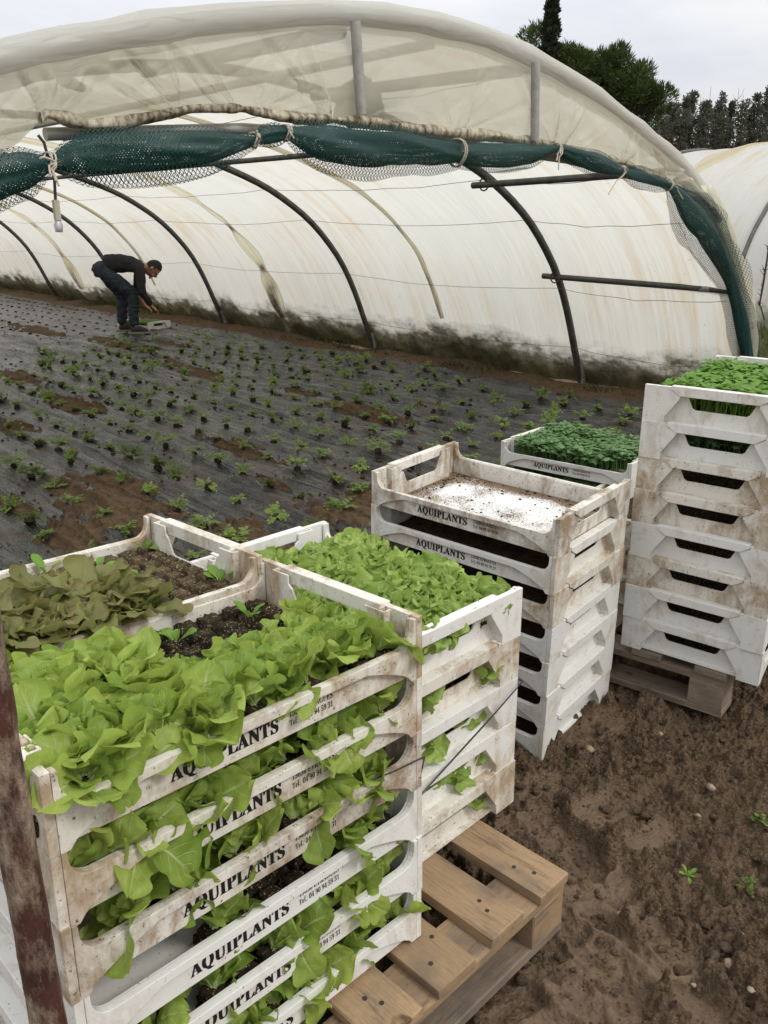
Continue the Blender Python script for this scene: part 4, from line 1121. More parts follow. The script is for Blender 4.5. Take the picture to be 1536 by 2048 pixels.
# -- nearest stack, top crate.  crate local x: + towards the far left end (a), y*sg: 0.2 = back
MA = FR_['A', 5]; sgA = A_.sg
def loc(M, x, y, z=.009): return M @ Matrix.Translation((x, y, z))
P1, P2 = .0475, .0455
for i in range(12):
    for j in range(8):
        x = -.262+P1*(i+.4)+rr.uniform(-.004, .004); yb = -.160+P2*j      # yb>0 is the back (away from the camera)
        y = yb*sgA
        bare = (yb > -.015 and -.30 < x < .085 and not (x < -.235 and yb < .03)) or (yb > .10 and x < .20)
        near = yb < -.12
        if bare:
            if i % 3 == 1 and j == 6:
                put_plant(loc(MA, x, y), rr.choice(TINY), 'tiny pale lettuce sprout among the bare black blocks of the nearest crate', 'lettuce', 'stunted sprouts in the nearest crate', 'lettuce_plant', 1.1, block=rr.choice(BLK))
            else:
                put_block(loc(MA, x, y), rr.choice(BLK), 'bare black peat block without a plant in the nearest top crate', 'bare peat blocks in the nearest top crate')
            continue
        tl = (R(34)*(-1 if sgA > 0 else 1)*-1*-1 if near else 0)
        sc = rr.uniform(.85, 1.2)*(1.12 if x > .05 else .88 if x < -.17 else 1.0)*(.72 if (-.09 < yb < -.015 and x < .085) else 1)
        zz = .012 if not near else .018
        put_plant(loc(MA, x, y, zz), rr.choice(OAK), 'pale green oak-leaf lettuce growing in the topmost crate of the nearest stack', 'lettuce', 'oak-leaf lettuces in the nearest top crate', 'lettuce_plant', sc, ((R(30) if sgA < 0 else -R(30))*-1*(-1) if near else rr.uniform(-.12, .12), rr.uniform(-.15, .15)), None, rr.choice(BLK))
# one lettuce growing alone beside the bare blocks
put_plant(loc(MA, .06, .055*sgA), OAK[2], 'single oak-leaf lettuce standing beside the bare blocks of the nearest crate', 'lettuce', None, 'lettuce_plant', .95, (0, 0), .6, BLK[0])
# -- nearest stack, lower crates: only the outer rows can be seen through the openings
for k in range(5):
    M = FR_['A', k]; o_ = ORD[5-k] if k else 'lowest'
    for i in range(12):
        for j in range(2):
            x = -.262+P1*(i+.4)+rr.uniform(-.006, .006); y = (-.163+.045*j)*sgA
            gap = (k == 2 and (x > .12 or (x < .06 and x > -.14))) or (k == 3 and x > .21) or (k == 1 and .10 < x < .14)
            if gap:
                if x < .10: put_block(loc(M, x, y), rr.choice(BLK), f'bare black peat block in the {o_} crate of the nearest stack', f'bare peat blocks in the {o_} crate')
                continue
            if j == 1 and rr.random() < .4: continue
            out = R(rr.uniform(38, 62)) if j == 0 else R(15)
            put_plant(loc(M, x, y, .010), rr.choice(OAKS if j == 0 else OAK), f'green oak-leaf lettuce pushing out of the {o_} crate in the nearest stack', 'lettuce', f'oak-leaf lettuces in the {o_} crate', 'lettuce_plant', rr.uniform(.85, 1.12), (out*(1 if sgA < 0 else -1)*-1*-1, rr.uniform(-.3, .3)), None, rr.choice(BLK))
# -- bronze lettuce behind
MC = FR_['C', 5]; sgC = C_.sg
for i in range(13):
    for j in range(8):
        x = -.258+.043*i; yb = -.160+.0455*j
        lim = -.05+.8*(x+.02)+(.10 if yb < .03 else 0)
        has = x > -.10 and (yb < .02 or x > .16) and yb < .10 and rr.random() < .82
        if has:
            put_plant(loc(MC, x, yb*sgC, .011), rr.choice(BRON), 'brownish green lettuce with reddish leaves in the crate behind the nearest one', 'lettuce', 'bronze lettuces in the second crate', 'lettuce_plant', rr.uniform(.8, 1.1), (rr.uniform(-.25, .25), rr.uniform(-.25, .25)), None, rr.choice(BLT))
        elif rr.random() < .22:
            put_plant(loc(MC, x, yb*sgC, .009), rr.choice(TINY), 'tiny pale sprout in the gritty peat beside the bronze lettuces', 'lettuce', 'stunted sprouts in the bronze lettuce crate', 'lettuce_plant', rr.uniform(.8, 1.2), block=rr.choice(BLT))
        else:
            put_block(loc(MC, x, yb*sgC), rr.choice(BLT), 'bare sandy peat block in the crate of bronze lettuces', 'bare peat blocks in the bronze lettuce crate')
# -- curly lettuce
MBt = FR_['B', 4]
for i in range(12):
    for j in range(8):
        x = -.255+.0462*i+rr.uniform(-.005, .005); y = -.160+.0455*j+rr.uniform(-.005, .005)
        if x > .205: continue
        put_plant(loc(MBt, x, y, .036), rr.choice(CURL), 'bright curly lettuce in the topmost crate of the strapped stack', 'lettuce', 'curly lettuces in the topmost strapped crate', 'lettuce_plant', rr.uniform(1.0, 1.22), (rr.uniform(-.2, .2), rr.uniform(-.2, .2)), None, rr.choice(BLK))
for k in range(4):
    M = FR_['B', k]; o_ = ORD[4-k] if k else 'lowest'
    for j in range(7):
        y = -.14+.0455*j
        if rr.random() < .2 or k == 0 and j in (2, 3, 4): continue
        put_plant(loc(M, -.240, y, .012), rr.choice(CURL), f'curly lettuce seen through the hand hole of the {o_} strapped crate', 'lettuce', f'curly lettuces in the {o_} strapped crate', 'lettuce_plant', rr.uniform(.9, 1.15), (rr.uniform(-.2, .2), -R(38)), None, rr.choice(BLK))
# leaves of the top crate that hang out through its hand hole
for y in (-.05, .0, .055):
    put_plant(loc(MBt, -.243, y, .010), rr.choice(CURL), 'curly lettuce poking out under the grip of the topmost strapped crate', 'lettuce', 'curly lettuces behind the top grip', 'lettuce_plant', 1.0, (0, -R(42)), None, BLK[0])
# -- dense trays of herb seedlings
def herb_mesh(name, mat, n, seed, hgt, leafr, three=True, x0=-.255, x1=.255, y0=-.172, y1=.172, lobes=5):
    rr = random.Random(seed); V = []; F = []; UV = []
    for i in range(n):
        x = rr.uniform(x0, x1); y = rr.uniform(y0, y1); h = hgt*rr.uniform(.72, 1.08)*(1+.15*float(vnoise(x*9, y*9, seed)))
        tx, ty = rr.uniform(-.02, .02), rr.uniform(-.02, .02)
        b = len(V); w = .0011; a = rr.uniform(0, 6.28); dx, dy = math.cos(a)*w, math.sin(a)*w
        V += [(x-dx, y-dy, .02), (x+dx, y+dy, .02), (x+tx*.5+dx, y+ty*.5+dy, .02+h*.55), (x+tx*.5-dx, y+ty*.5-dy, .02+h*.55), (x+tx+dx, y+ty+dy, .02+h), (x+tx-dx, y+ty-dy, .02+h)]
        UV += [(.5, .05)]*6; F += [(b, b+1, b+2, b+3), (b+3, b+2, b+4, b+5)]
        for q in range(3 if three else 2):
            aa = a+q*2.1+rr.uniform(-.4, .4); r = leafr*rr.uniform(.7, 1.25); til = rr.uniform(-.5, .6)
            cx, cy, cz = x+tx+math.cos(aa)*r*.8, y+ty+math.sin(aa)*r*.8, .02+h*rr.uniform(.78, 1.06)
            b = len(V); V.append((cx, cy, cz+r*.15)); UV.append((.5, .6)); m = 2*lobes
            for k in range(m):
                th = 2*PI*k/m+aa; rad = r*(1.0 if k % 2 == 0 else .62)*rr.uniform(.9, 1.1)
                ex, ey = math.cos(th)*rad, math.sin(th)*rad; dd = (math.cos(th-aa)*rad)*math.tan(til)*.8
                V.append((cx+ex, cy+ey, cz-dd+rr.uniform(-.12, .12)*r)); UV.append((.5+.45*math.cos(th), .6+.35*math.sin(th)))
            F += [(b, b+1+k, b+1+(k+1) % m) for k in range(m)]
    return mesh(name, V, F, True, UV, mat)
HB = herb_mesh('herb_seedlings', LF_CRESS, 1250, 5, .104, .0135, lobes=4)
HB2 = herb_mesh('herb_seedlings_low', LF_CRESS, 500, 6, .06, .011, y0=-.172, y1=-.05, lobes=4)
HP = herb_mesh('herb_seedlings_fresh', LF_PARSLEY, 1700, 7, .078, .0125, lobes=3)
for k, me in ((1, HB), (0, HB2)):
    o = bpy.data.objects.new('herb_seedlings', me); link(o); o.matrix_world = FR_['N', k] @ (Matrix.Rotation(PI, 4, 'Z') if N_.sg < 0 and k == 0 else Matrix.Identity(4))
    tag(o, 'dense dark green herb seedlings filling the '+('upper' if k else 'lower')+' crate behind the empty stack', 'seedlings', kind='stuff')
o = bpy.data.objects.new('herb_seedlings', HP); link(o); o.matrix_world = FR_['R', 7]; tag(o, 'dense fresh green herb seedlings filling the top crate of the tall stack', 'seedlings', kind='stuff')
HP2 = herb_mesh('herb_seedlings_dark', LF_CRESS, 260, 8, .05, .010, x0=-.25, x1=-.08)
for k in (6,):
    o = bpy.data.objects.new('herb_seedlings', HP2); link(o); o.matrix_world = FR_['R', k]; tag(o, f'shaded green seedlings behind the hand hole of the {ORD[7-k]} crate in the tall stack', 'seedlings', kind='stuff')
PB = layer_mesh('peat_bed', 9, .022, .004, PEAT)
for key, ks in (('R', range(8)), ('N', range(2)), ('B', range(4)), ('S', range(3))):
    for k in ks:
        o = bpy.data.objects.new('peat_layer', PB); link(o); o.matrix_world = FR_[key, k]
        nm = {'R': 'tall stack', 'N': 'herb stack', 'B': 'strapped curly lettuce stack', 'S': 'half-hidden stack'}[key]
        tot = {'R': 8, 'N': 2, 'B': 5, 'S': 3}[key]
        tag(o, f'dark peat bed in the {ORD[tot-1-k] if k or tot < 3 else "lowest"} crate of the {nm}', 'peat', kind='stuff')

# ------------------------------------------------------------------ black strap round the lettuce stacks
strap = MB()
MBf = FR_['B', 2]; BW = lambda x, y, k: (FR_['B', 0] @ Vector((x, y, k*CP)))
AWp = lambda x, yb, k: (FR_['A', 0] @ Vector((x, yb*sgA, k*CP)))
pts = [BW(-.306, .208*-1 if False else -.204, 3.02)]
pa = Vector(BW(-.312, -.205, 0)); pb = Vector(BW(-.312, .205, 0))
right_front = BW(-.3045, .2, 3.0) if (BW(-.3, .2, 0)-Vector((.275, 1.51, .18))).length < (BW(-.3, -.2, 0)-Vector((.275, 1.51, .18))).length else BW(-.3045, -.2, 3.0)
left_front = BW(-.3045, -.2, 1.62) if (BW(-.3, .2, 0)-Vector((.275, 1.51, .18))).length < (BW(-.3, -.2, 0)-Vector((.275, 1.51, .18))).length else BW(-.3045, .2, 1.62)
nrm_out = (FR_['B', 0].to_3x3() @ Vector((-1, 0, 0))).normalized()
P_ = [right_front-nrm_out*.45, right_front+nrm_out*.004, right_front.lerp(left_front, .25)+nrm_out*.007, right_front.lerp(left_front, .7)+nrm_out*.008, left_front.lerp(right_front, .18)+nrm_out*.009,
      AWp(-.303, -.203, 3.57), AWp(-.23, -.2035, 3.64), AWp(-.18, -.196, 3.66)]
b = MB(); b.tube(P_, [.0019]*5+[.0013]*3, 6); o = ob('strap', b.me('strap', smooth=True, mat=simple('black_strap', (.02, .02, .022), .45, .5)))
tag(o, 'thin black strap pulled diagonally round the lettuce crate stacks', 'strap')

# ------------------------------------------------------------------ rusty post at the left edge
def rustmat():
    m, nt, out = newmat('rusty_muddy_steel'); N = NT(nt); co = N.coord()
    n = N.noise(co, 26, 6, .7, .3); n2 = N.noise(N.vmath('MULTIPLY', co, (1, 1, .35)), 60, 5, .7); n3 = N.noise(co, 9, 4, .6)
    col = N.mix(N.ramp(n, [(.35, 0), (.65, 1)]), (.030, .014, .012, 1), (.090, .036, .026, 1))
    md = N.math('MULTIPLY', N.ramp(N.math('ADD', N.math('MULTIPLY', n2, .5), N.math('MULTIPLY', n3, .5)), [(.47, 0), (.60, 1)]), .92)
    col = N.mix(md, col, N.mix(n2, (.17, .125, .085, 1), (.36, .28, .20, 1)))
    N.l(N.bsdf(col, N.math('ADD', .38, N.math('MULTIPLY', md, .5)), N.bump(N.math('ADD', n2, md), .5, .004), .5), out.inputs[0]); return m
RUST = rustmat()
def post():
    t = empty('rusty_post', Matrix.Translation((-.268, .505, 0))); tag(t, 'dark rusty steel post smeared with dried mud at the left edge', 'post')
    n, m = 160, 28; P = np.zeros((n, m, 3)); a = np.linspace(0, 2*PI, m)
    for i in range(n):
        z = -.02+1.32*i/(n-1); r = .0138*(1+.05*vnoise(np.cos(a)*2, np.sin(a)*2+z*40, 3)+.03*vnoise(np.cos(a)*5, np.sin(a)*5+z*90, 4))
        P[i, :, 0] = np.cos(a)*r-.004*math.sin(z*2); P[i, :, 1] = np.sin(a)*r*.9; P[i, :, 2] = z
    P[:, -1] = P[:, 0]
    ob('tube', grid_mesh('tube', P, mat=RUST), t)
    b = MB(); b.tube([(0, 0, 1.295), (0, 0, 1.305)], .0136, 20); ob('cap', b.me('cap', mat=RUST), t)
    b = MB(); b.box(-.04, .04, -.04, .04, -.02, .012); ob('foot_plate', b.me('foot_plate', bevel=.002, mat=RUST), t)
post()

# ------------------------------------------------------------------ seedlings planted in the black film
def seedling_mesh(seed, size):
    rr = random.Random(seed); V = []; F = []; UV = []
    for i in range(rr.randint(9, 14)):
        a = rr.uniform(0, 6.28); L = size*rr.uniform(.6, 1.1); el = rr.uniform(.25, 1.35); dr = rr.uniform(.4, 1.5)
        pts = []
        p = Vector((0, 0, .005)); e = el
        for k in range(6):
            pts.append(p.copy()); p = p+Vector((math.cos(a)*math.cos(e), math.sin(a)*math.cos(e), math.sin(e)))*L/5; e -= dr/5
        for k in range(5):
            w = .0012; nx, ny = -math.sin(a)*w, math.cos(a)*w; b = len(V)
            V += [pts[k]+Vector((nx, ny, 0)), pts[k]-Vector((nx, ny, 0)), pts[k+1]-Vector((nx, ny, 0)), pts[k+1]+Vector((nx, ny, 0))]; UV += [(.5, .0)]*4; F += [(b, b+1, b+2, b+3)]
        for k in (2, 3, 4, 5):
            for sd in ((-1, 1) if k < 5 else (0,)):
                aa = a+sd*1.0; r = size*.15*rr.uniform(.75, 1.3); c = pts[k]+Vector((math.cos(aa), math.sin(aa), rr.uniform(-.1, .5)))*r*.9
                b = len(V); V.append(c+Vector((0, 0, r*.15))); UV.append((.5, .6)); tl = rr.uniform(-.5, .5)
                for q in range(8):
                    th = 2*PI*q/8+aa; rd = r*(1 if q % 2 == 0 else .5)*rr.uniform(.8, 1.2); V.append(c+Vector((math.cos(th)*rd, math.sin(th)*rd, tl*math.cos(th)*rd+rr.uniform(-.2, .2)*r))); UV.append((.5+.4*math.cos(th), .6+.3*math.sin(th)))
                F += [(b, b+1+q, b+1+(q+1) % 8) for q in range(8)]
    return mesh('seedling_leaves', V, F, True, UV, LF_SEED)
SEED = [seedling_mesh(500+i, [.066, .074, .060, .080, .069, .054][i % 6]) for i in range(8)]
PLUG = block_mesh(31, PEAT)
def project(P):
    x, y, z = P.x, P.y, P.z-CH; c, s = math.cos(PITCH), math.sin(PITCH); yc = y*c-z*s; zc = y*s+z*c; cr, sr = math.cos(ROLL), math.sin(ROLL)
    return 768+FPX*(x*cr-zc*sr)/yc, 1024-FPX*(x*sr+zc*cr)/yc
def seedlings():
    rr = random.Random(21); cand = []
    for w in np.arange(.72, 6.4, .30):
        for s in np.arange(-2.1, 7.2, .285):
            ss = s+rr.uniform(-.035, .035)+.12*(int(w/.30) % 2); ww = w+rr.uniform(-.022, .022)
            P = TM @ Vector((ss, ww, float(mulch_h(ss, ww)))); X, Y = project(P)
            if not (-20 < X < 1290 and Y < 1240): continue
            if X < 350 and Y < 742-.27*X+14*math.sin(X*.05): continue
            if Y < 668: continue
            if rr.random() < .04+.14*(w < 1.6): continue
            cand.append((Y, ss, ww, P.z))
    cand.sort(reverse=True)
    far_v = []
    for i, (Y, s, w, z) in enumerate(cand):
        M = TM @ Matrix.Translation((s, w, float(mulch_h(s, w))-.002)) @ Matrix.Rotation(rr.uniform(0, 6.28), 4, 'Z')
        lying = rr.random() < .45
        if i < 290:
            t = empty('herb_seedling', M); tag(t, 'small green herb seedling planted through the black mulch film', 'seedling', 'seedlings planted in rows in the tunnel')
            o = bpy.data.objects.new('leaves', rr.choice(SEED)); link(o, t); o.location = (0, 0, .016); o.scale = (rr.uniform(.8, 1.2),)*3
            if lying: o.rotation_euler = (rr.uniform(.5, 1.0), 0, 0)
            k = bpy.data.objects.new('peat_plug', PLUG); link(k, t); sc = rr.uniform(.75, 1.05); k.scale = (sc, sc, sc*.85); k.location = (0, 0, -.008)
            if lying: k.rotation_euler = (rr.uniform(.6, 1.3), 0, 0); k.location = (0, 0, .008)
        else: far_v.append((M, rr.choice(SEED), rr.uniform(.8, 1.1)))
    print('seedlings', len(cand))
    if far_v:
        VV = []; FF = []; UU = []; b = 0
        for M, me, sc in far_v:
            v_ = np.array([(M @ (x.co*sc)) for x in me.vertices]); uvl = np.zeros((len(me.vertices), 2)) + [.5, .6]
            VV += [tuple(q) for q in v_]; UU += [tuple(q) for q in uvl]; FF += [tuple(i+b for i in f.vertices) for f in me.polygons]; b += len(v_)
        o = ob('far_seedlings', mesh('far_seedlings', VV, FF, True, UU, LF_SEED)); tag(o, 'farthest rows of small green seedlings in the mulch film', 'seedlings', kind='stuff')
seedlings()
# small weeds on the open soil
WEED = [plant_mesh('weed_leaves', 'young', LF_YOUNG, 7, .055, .020, 600+i, (50, 8), 8, 3) for i in range(3)]
for i, (px, py, sc) in enumerate([(1375, 1752, .8), (1525, 1650, .9), (1520, 1722, .6), (1495, 1775, .6), (1010, 1612, .4)]):
    p = at_z(px, py, .01); t = empty('weed', Matrix.Translation(p)); o = bpy.data.objects.new('leaves', [WEED[i % 3], SEED[i % 8]][i % 2]); link(o, t); o.scale = (sc*.5,)*3; o.rotation_euler = (.3, .2, i*1.3)
    tag(t, 'small green weed sprouting from the bare brown soil in the foreground', 'weed', 'weeds on the bare soil')

# ------------------------------------------------------------------ the bending worker
SKIN = simple('skin', (.36, .19, .12), .55, .4, 40, .12)
SWEAT = simple('dark_sweater', (.026, .025, .027), .85, .2, 60, .35, 0, .4)
JEANS = simple('dark_jeans', (.030, .038, .048), .8, .2, 34, .45, 0, .5)
SHOE = simple('dark_shoe', (.035, .032, .03), .6, .3, 30, .3)
SOLE = simple('muddy_sole', (.22, .19, .15), .8, .2)
HAIR = simple('short_dark_hair', (.018, .014, .012), .7, .3, 90, .4)
def skin_eval(name, verts, edges, radii, sub=2, root=0, voxel=0, extra=None):
    me = bpy.data.meshes.new(name); me.from_pydata([tuple(v) for v in verts], edges, [])
    o = bpy.data.objects.new(name, me); C.objects.link(o)
    m = o.modifiers.new('skin', 'SKIN'); m.use_smooth_shade = True; m.branch_smoothing = .6
    for i, r in enumerate(radii):
        d = me.skin_vertices[0].data[i]; d.radius = r if isinstance(r, tuple) else (r, r); d.use_root = (i == root)
    s = o.modifiers.new('sub', 'SUBSURF'); s.levels = sub; s.render_levels = sub
    dg = bpy.context.evaluated_depsgraph_get(); out = bpy.data.meshes.new_from_object(o.evaluated_get(dg))
    bpy.data.objects.remove(o)
    if voxel or extra:
        bm = bmesh.new(); bm.from_mesh(out)
        for e in (extra or []): bm.from_mesh(e)
        m2 = bpy.data.meshes.new(name); bm.to_mesh(m2); bm.free()
        o = bpy.data.objects.new(name, m2); C.objects.link(o); r = o.modifiers.new('r', 'REMESH'); r.mode = 'VOXEL'; r.voxel_size = voxel; r.use_smooth_shade = True
        k = o.modifiers.new('s', 'SMOOTH'); k.iterations = 2; k.factor = .4
        dg = bpy.context.evaluated_depsgraph_get(); out = bpy.data.meshes.new_from_object(o.evaluated_get(dg)); bpy.data.objects.remove(o)
    out.name = name; out.materials.clear(); out.polygons.foreach_set('use_smooth', [True]*len(out.polygons)); return out
def ellipsoid(c, ax, R3, seg=20, fn=None):
    bm = bmesh.new(); bmesh.ops.create_uvsphere(bm, u_segments=seg, v_segments=seg//2+2, radius=1)
    for v_ in bm.verts:
        p = v_.co.copy()
        if fn: p = fn(p)
        v_.co = R3 @ Vector((p.x*ax[0], p.y*ax[1], p.z*ax[2]))+Vector(c)
    me = bpy.data.meshes.new('e'); bm.to_mesh(me); bm.free(); return me
def worker():
    g = TM @ sw_of(258, 668); g.z += .012
    ex = Vector((.957, .29, 0)); ey = Vector((-.29, .957, 0)); M = Matrix((ex, ey, Vector((0, 0, 1)))).transposed().to_4x4(); M.translation = g
    t = empty('person', M); tag(t, 'man in dark sweater and jeans bending forward to set out seedlings', 'person')
    pel, sp1, sp2, ch, nk, nk2 = (-.265, 0, .80), (-.13, 0, .865), (.02, 0, .875), (.15, 0, .845), (.262, 0, .825), (.315, 0, .812)
    shn, shf = (.205, -.165, .80), (.205, .165, .80)
    eln, wrn = (.205, -.205, .535), (.305, -.165, .345)
    elf, wrf = (.16, .20, .52), (.235, .10, .335)
    hin, knn, ann = (-.245, -.095, .765), (.105, -.12, .50), (.07, -.12, .10)
    hif, knf, anf = (-.245, .095, .765), (-.03, .11, .475), (-.075, .11, .11)
    toen, toef = (.20, -.135, .038), (.055, .12, .048)
    # head: crown points forward and up, face looks down at the crate
    up = Vector((.90, 0, .436)).normalized(); face = Vector((.436, 0, -.90)).normalized(); R3 = Matrix((Vector((0, 1, 0)), face, up)).transposed()
    hc = Vector((.372, 0, .805))
    def headfn(p):
        x, y, z = p
        if z < 0: x *= 1-.28*(-z)**1.2; y = y*(1-.12*(-z))+.12*(-z)
        if y < 0: y *= .96
        return Vector((x, y, z))
    H = [ellipsoid(hc, (.076, .095, .118), R3, 24, headfn)]
    L = lambda a, b_, c: hc+R3 @ Vector((a, b_, c))
    H.append(ellipsoid(L(0, .102, -.022), (.013, .020, .026), R3, 10))          # nose
    H.append(ellipsoid(L(0, .088, .014), (.050, .012, .012), R3, 12))           # brow
    H.append(ellipsoid(L(0, .092, -.062), (.024, .010, .008), R3, 10)); H.append(ellipsoid(L(0, .085, -.094), (.024, .018, .016), R3, 10))
    for sd in (1, -1):
        H.append(ellipsoid(L(.076*sd, -.008, -.012), (.010, .020, .032), R3, 10))   # ears
        H.append(ellipsoid(L(.034*sd, .070, -.045), (.026, .022, .026), R3, 10))    # cheeks
    # body: one continuous figure
    V = [pel, sp1, sp2, ch, nk, nk2, tuple(hc-up*.05), shn, eln, wrn, shf, elf, wrf, hin, knn, ann, hif, knf, anf, toen, toef]
    E = [(0,1),(1,2),(2,3),(3,4),(4,5),(5,6),(3,7),(7,8),(8,9),(3,10),(10,11),(11,12),(0,13),(13,14),(14,15),(0,16),(16,17),(17,18),(15,19),(18,20)]
    Rr = [.12,.115,.12,.125,.065,.052,.05,.055,.038,.026,.055,.038,.026,.085,.052,.036,.085,.052,.036,.028,.028]
    def hand(w, e, fwd, sd):
        w = Vector(w); d = (w-Vector(e)).normalized(); d = (d*.55+Vector(fwd)*.6).normalized(); s_ = Vector((0, 1, 0)); s_ = (s_-d*s_.dot(d)).normalized(); n = d.cross(s_)
        out = []
        palm = w+d*.045
        out.append(([w-d*.02, w+d*.02, palm, w+d*.082], [.024, (.034, .02), (.040, .018), (.036, .016)]))
        for q, ln in zip((-.030, -.010, .010, .029), (.062, .072, .068, .052)):
            a = w+d*.078+s_*q; k = a+d*ln*.45+n*-.004; e2 = k+(d*.7-n*.7*sd)*ln*.35; e3 = e2+(d*.3-n*.9*sd)*ln*.25
            out.append(([a-d*.02, a, k, e2, e3], [.009, .0095, .009, .008, .007]))
        a = w+d*.03+s_*-.030; out.append(([a, a+(d*.5-s_*.8)*.03, a+(d*.75-s_*.65-n*.3*sd)*.06], [.012, .011, .009]))
        r = []
        for pts, rad in out:
            r.append(skin_eval('h', pts, [(i, i+1) for i in range(len(pts)-1)], rad, 1))
        return r
    extra = H+hand(wrn, eln, (1, .1, -.35), 1)+hand(wrf, elf, (1, -.2, -.35), 1)
    body = skin_eval('body', V, E, Rr, 2, 0, .0065, extra); body.materials.append(SKIN); ob('body', body, t)
    sw = skin_eval('sweater', [(-.235, 0, .832), sp1, sp2, ch, nk, shn, eln, wrn, shf, elf, tuple(Vector(elf).lerp(Vector(wrf), .45))], [(0,1),(1,2),(2,3),(3,4),(3,5),(5,6),(6,7),(3,8),(8,9),(9,10)], [(.142,.135),(.143,.138),(.15,.145),(.155,.15),.075,(.078,.078),.056,.040,(.078,.078),.056,.05], 2, 0, .009)
    for v_ in sw.vertices: v_.co += v_.normal*.006*float(fbm(v_.co.x*16, v_.co.z*16+v_.co.y*9, 5, 3))
    sw.materials.append(SWEAT); ob('sweater', sw, t)
    jn = skin_eval('jeans', [(-.285, 0, .80), (-.20, 0, .825), hin, tuple(Vector(hin).lerp(Vector(knn), .5)), knn, tuple(Vector(knn).lerp(Vector(ann), .5)), (.068, -.12, .075), hif, tuple(Vector(hif).lerp(Vector(knf), .5)), knf, tuple(Vector(knf).lerp(Vector(anf), .5)), (-.077, .11, .085), (-.338, 0, .785), (-.372, 0, .775)],
                   [(0,1),(0,2),(2,3),(3,4),(4,5),(5,6),(0,7),(7,8),(8,9),(9,10),(10,11),(0,12),(12,13)], [(.142,.140), (.135,.13), (.115,.12), .105, .078, .070, .062, (.115,.12), .105, .078, .070, .062, (.115, .10), (.06, .05)], 2, 0, .009)
    for v_ in jn.vertices: v_.co += v_.normal*(.008*float(vnoise(v_.co.x*8, v_.co.z*42+v_.co.y*8, 5))+.004*float(vnoise(v_.co.x*30, v_.co.z*30, 7)))
    jn.materials.append(JEANS); ob('jeans', jn, t)
    for an, to in ((ann, toen), (anf, toef)):
        an, to = Vector(an), Vector(to); hl = Vector((an.x-.045, an.y, .045+an.z-.10)); md = (an*.5+to*.5); md.z = to.z+.028
        sh = skin_eval('shoe', [hl, (an.x-.005, an.y, an.z-.045), md, to, to+(to-hl).normalized()*.05], [(0,1),(1,2),(2,3),(3,4)], [.042, .052, .046, (.048, .036), (.036, .024)], 2, 0, .006); sh.materials.append(SHOE); so = ob('shoe', sh, t)
        b = MB(); dr = Vector((to.x-hl.x, to.y-hl.y, 0)).normalized(); sd = Vector((-dr.y, dr.x, 0)); outl = []
        for q in np.linspace(0, 2*PI, 20, endpoint=False):
            c = (hl+to)*.5+dr*(math.cos(q)*.145+.02)+sd*math.sin(q)*.048*(1+.15*math.cos(q)); outl.append((c.x, c.y))
        z0 = to.z-.038; b.prism(outl, z0, z0+.026, 'z'); ob('sole', b.me('sole', bevel=.004, mat=SOLE), so)
    hair = ellipsoid(hc, (.080, .099, .122), R3, 32, headfn); bm = bmesh.new(); bm.from_mesh(hair)
    R3i = R3.inverted(); dele = []
    for v_ in bm.verts:
        q = R3i @ (v_.co-hc); hairline = .012+.55*max(0, q.y)+(-.06 if q.y < .02 else 0)+.004*math.sin(q.x*120)
        if q.z < hairline: dele.append(v_)
    bmesh.ops.delete(bm, geom=dele, context='VERTS'); bm.to_mesh(hair); bm.free(); hair.polygons.foreach_set('use_smooth', [True]*len(hair.polygons)); hair.materials.append(HAIR); ob('hair', hair, t)
    for sd in (1, -1):
        e = ellipsoid(L(.031*sd, .086, -.004), (.011, .008, .006), R3, 10); e.materials.append(HAIR); ob('eye', e, t)
    b = MB(); b.tube([(-.335, -.10, .845), (-.33, -.112, .86), (-.24, -.14, .885)], .006, 6)
    # seedling bunch in his hands
    hb = empty('herb_bunch', M @ Matrix.Translation((.385, -.09, .300))); tag(hb, 'small bunch of green seedlings held in the worker\'s hands', 'seedling')
    o = bpy.data.objects.new('leaves', SEED[1]); link(o, hb); o.scale = (.9, .9, .9); o.location = (0, 0, .03)
    k = bpy.data.objects.new('peat_plug', PLUG); link(k, hb)
    # crate at his feet
    p1 = TM @ sw_of(296, 664); p2 = TM @ sw_of(342, 658); bb = (p1-p2); bb.z = 0; bb.normalize(); aa = Vector((bb.y, -bb.x, 0)); aa = aa if aa.y > 0 else -aa
    S = Stack((p2.x, p2.y, p2.z+.012), aa, bb); Mx = S.mat(0, False)
    make_crate(Mx, 'single white crate of seedlings on the film at the worker\'s feet', None, PL_CLEAN)
    o = bpy.data.objects.new('herb_seedlings', HP); link(o); o.matrix_world = Mx; tag(o, 'green seedlings filling the crate at the worker\'s feet', 'seedlings', kind='stuff')
worker()

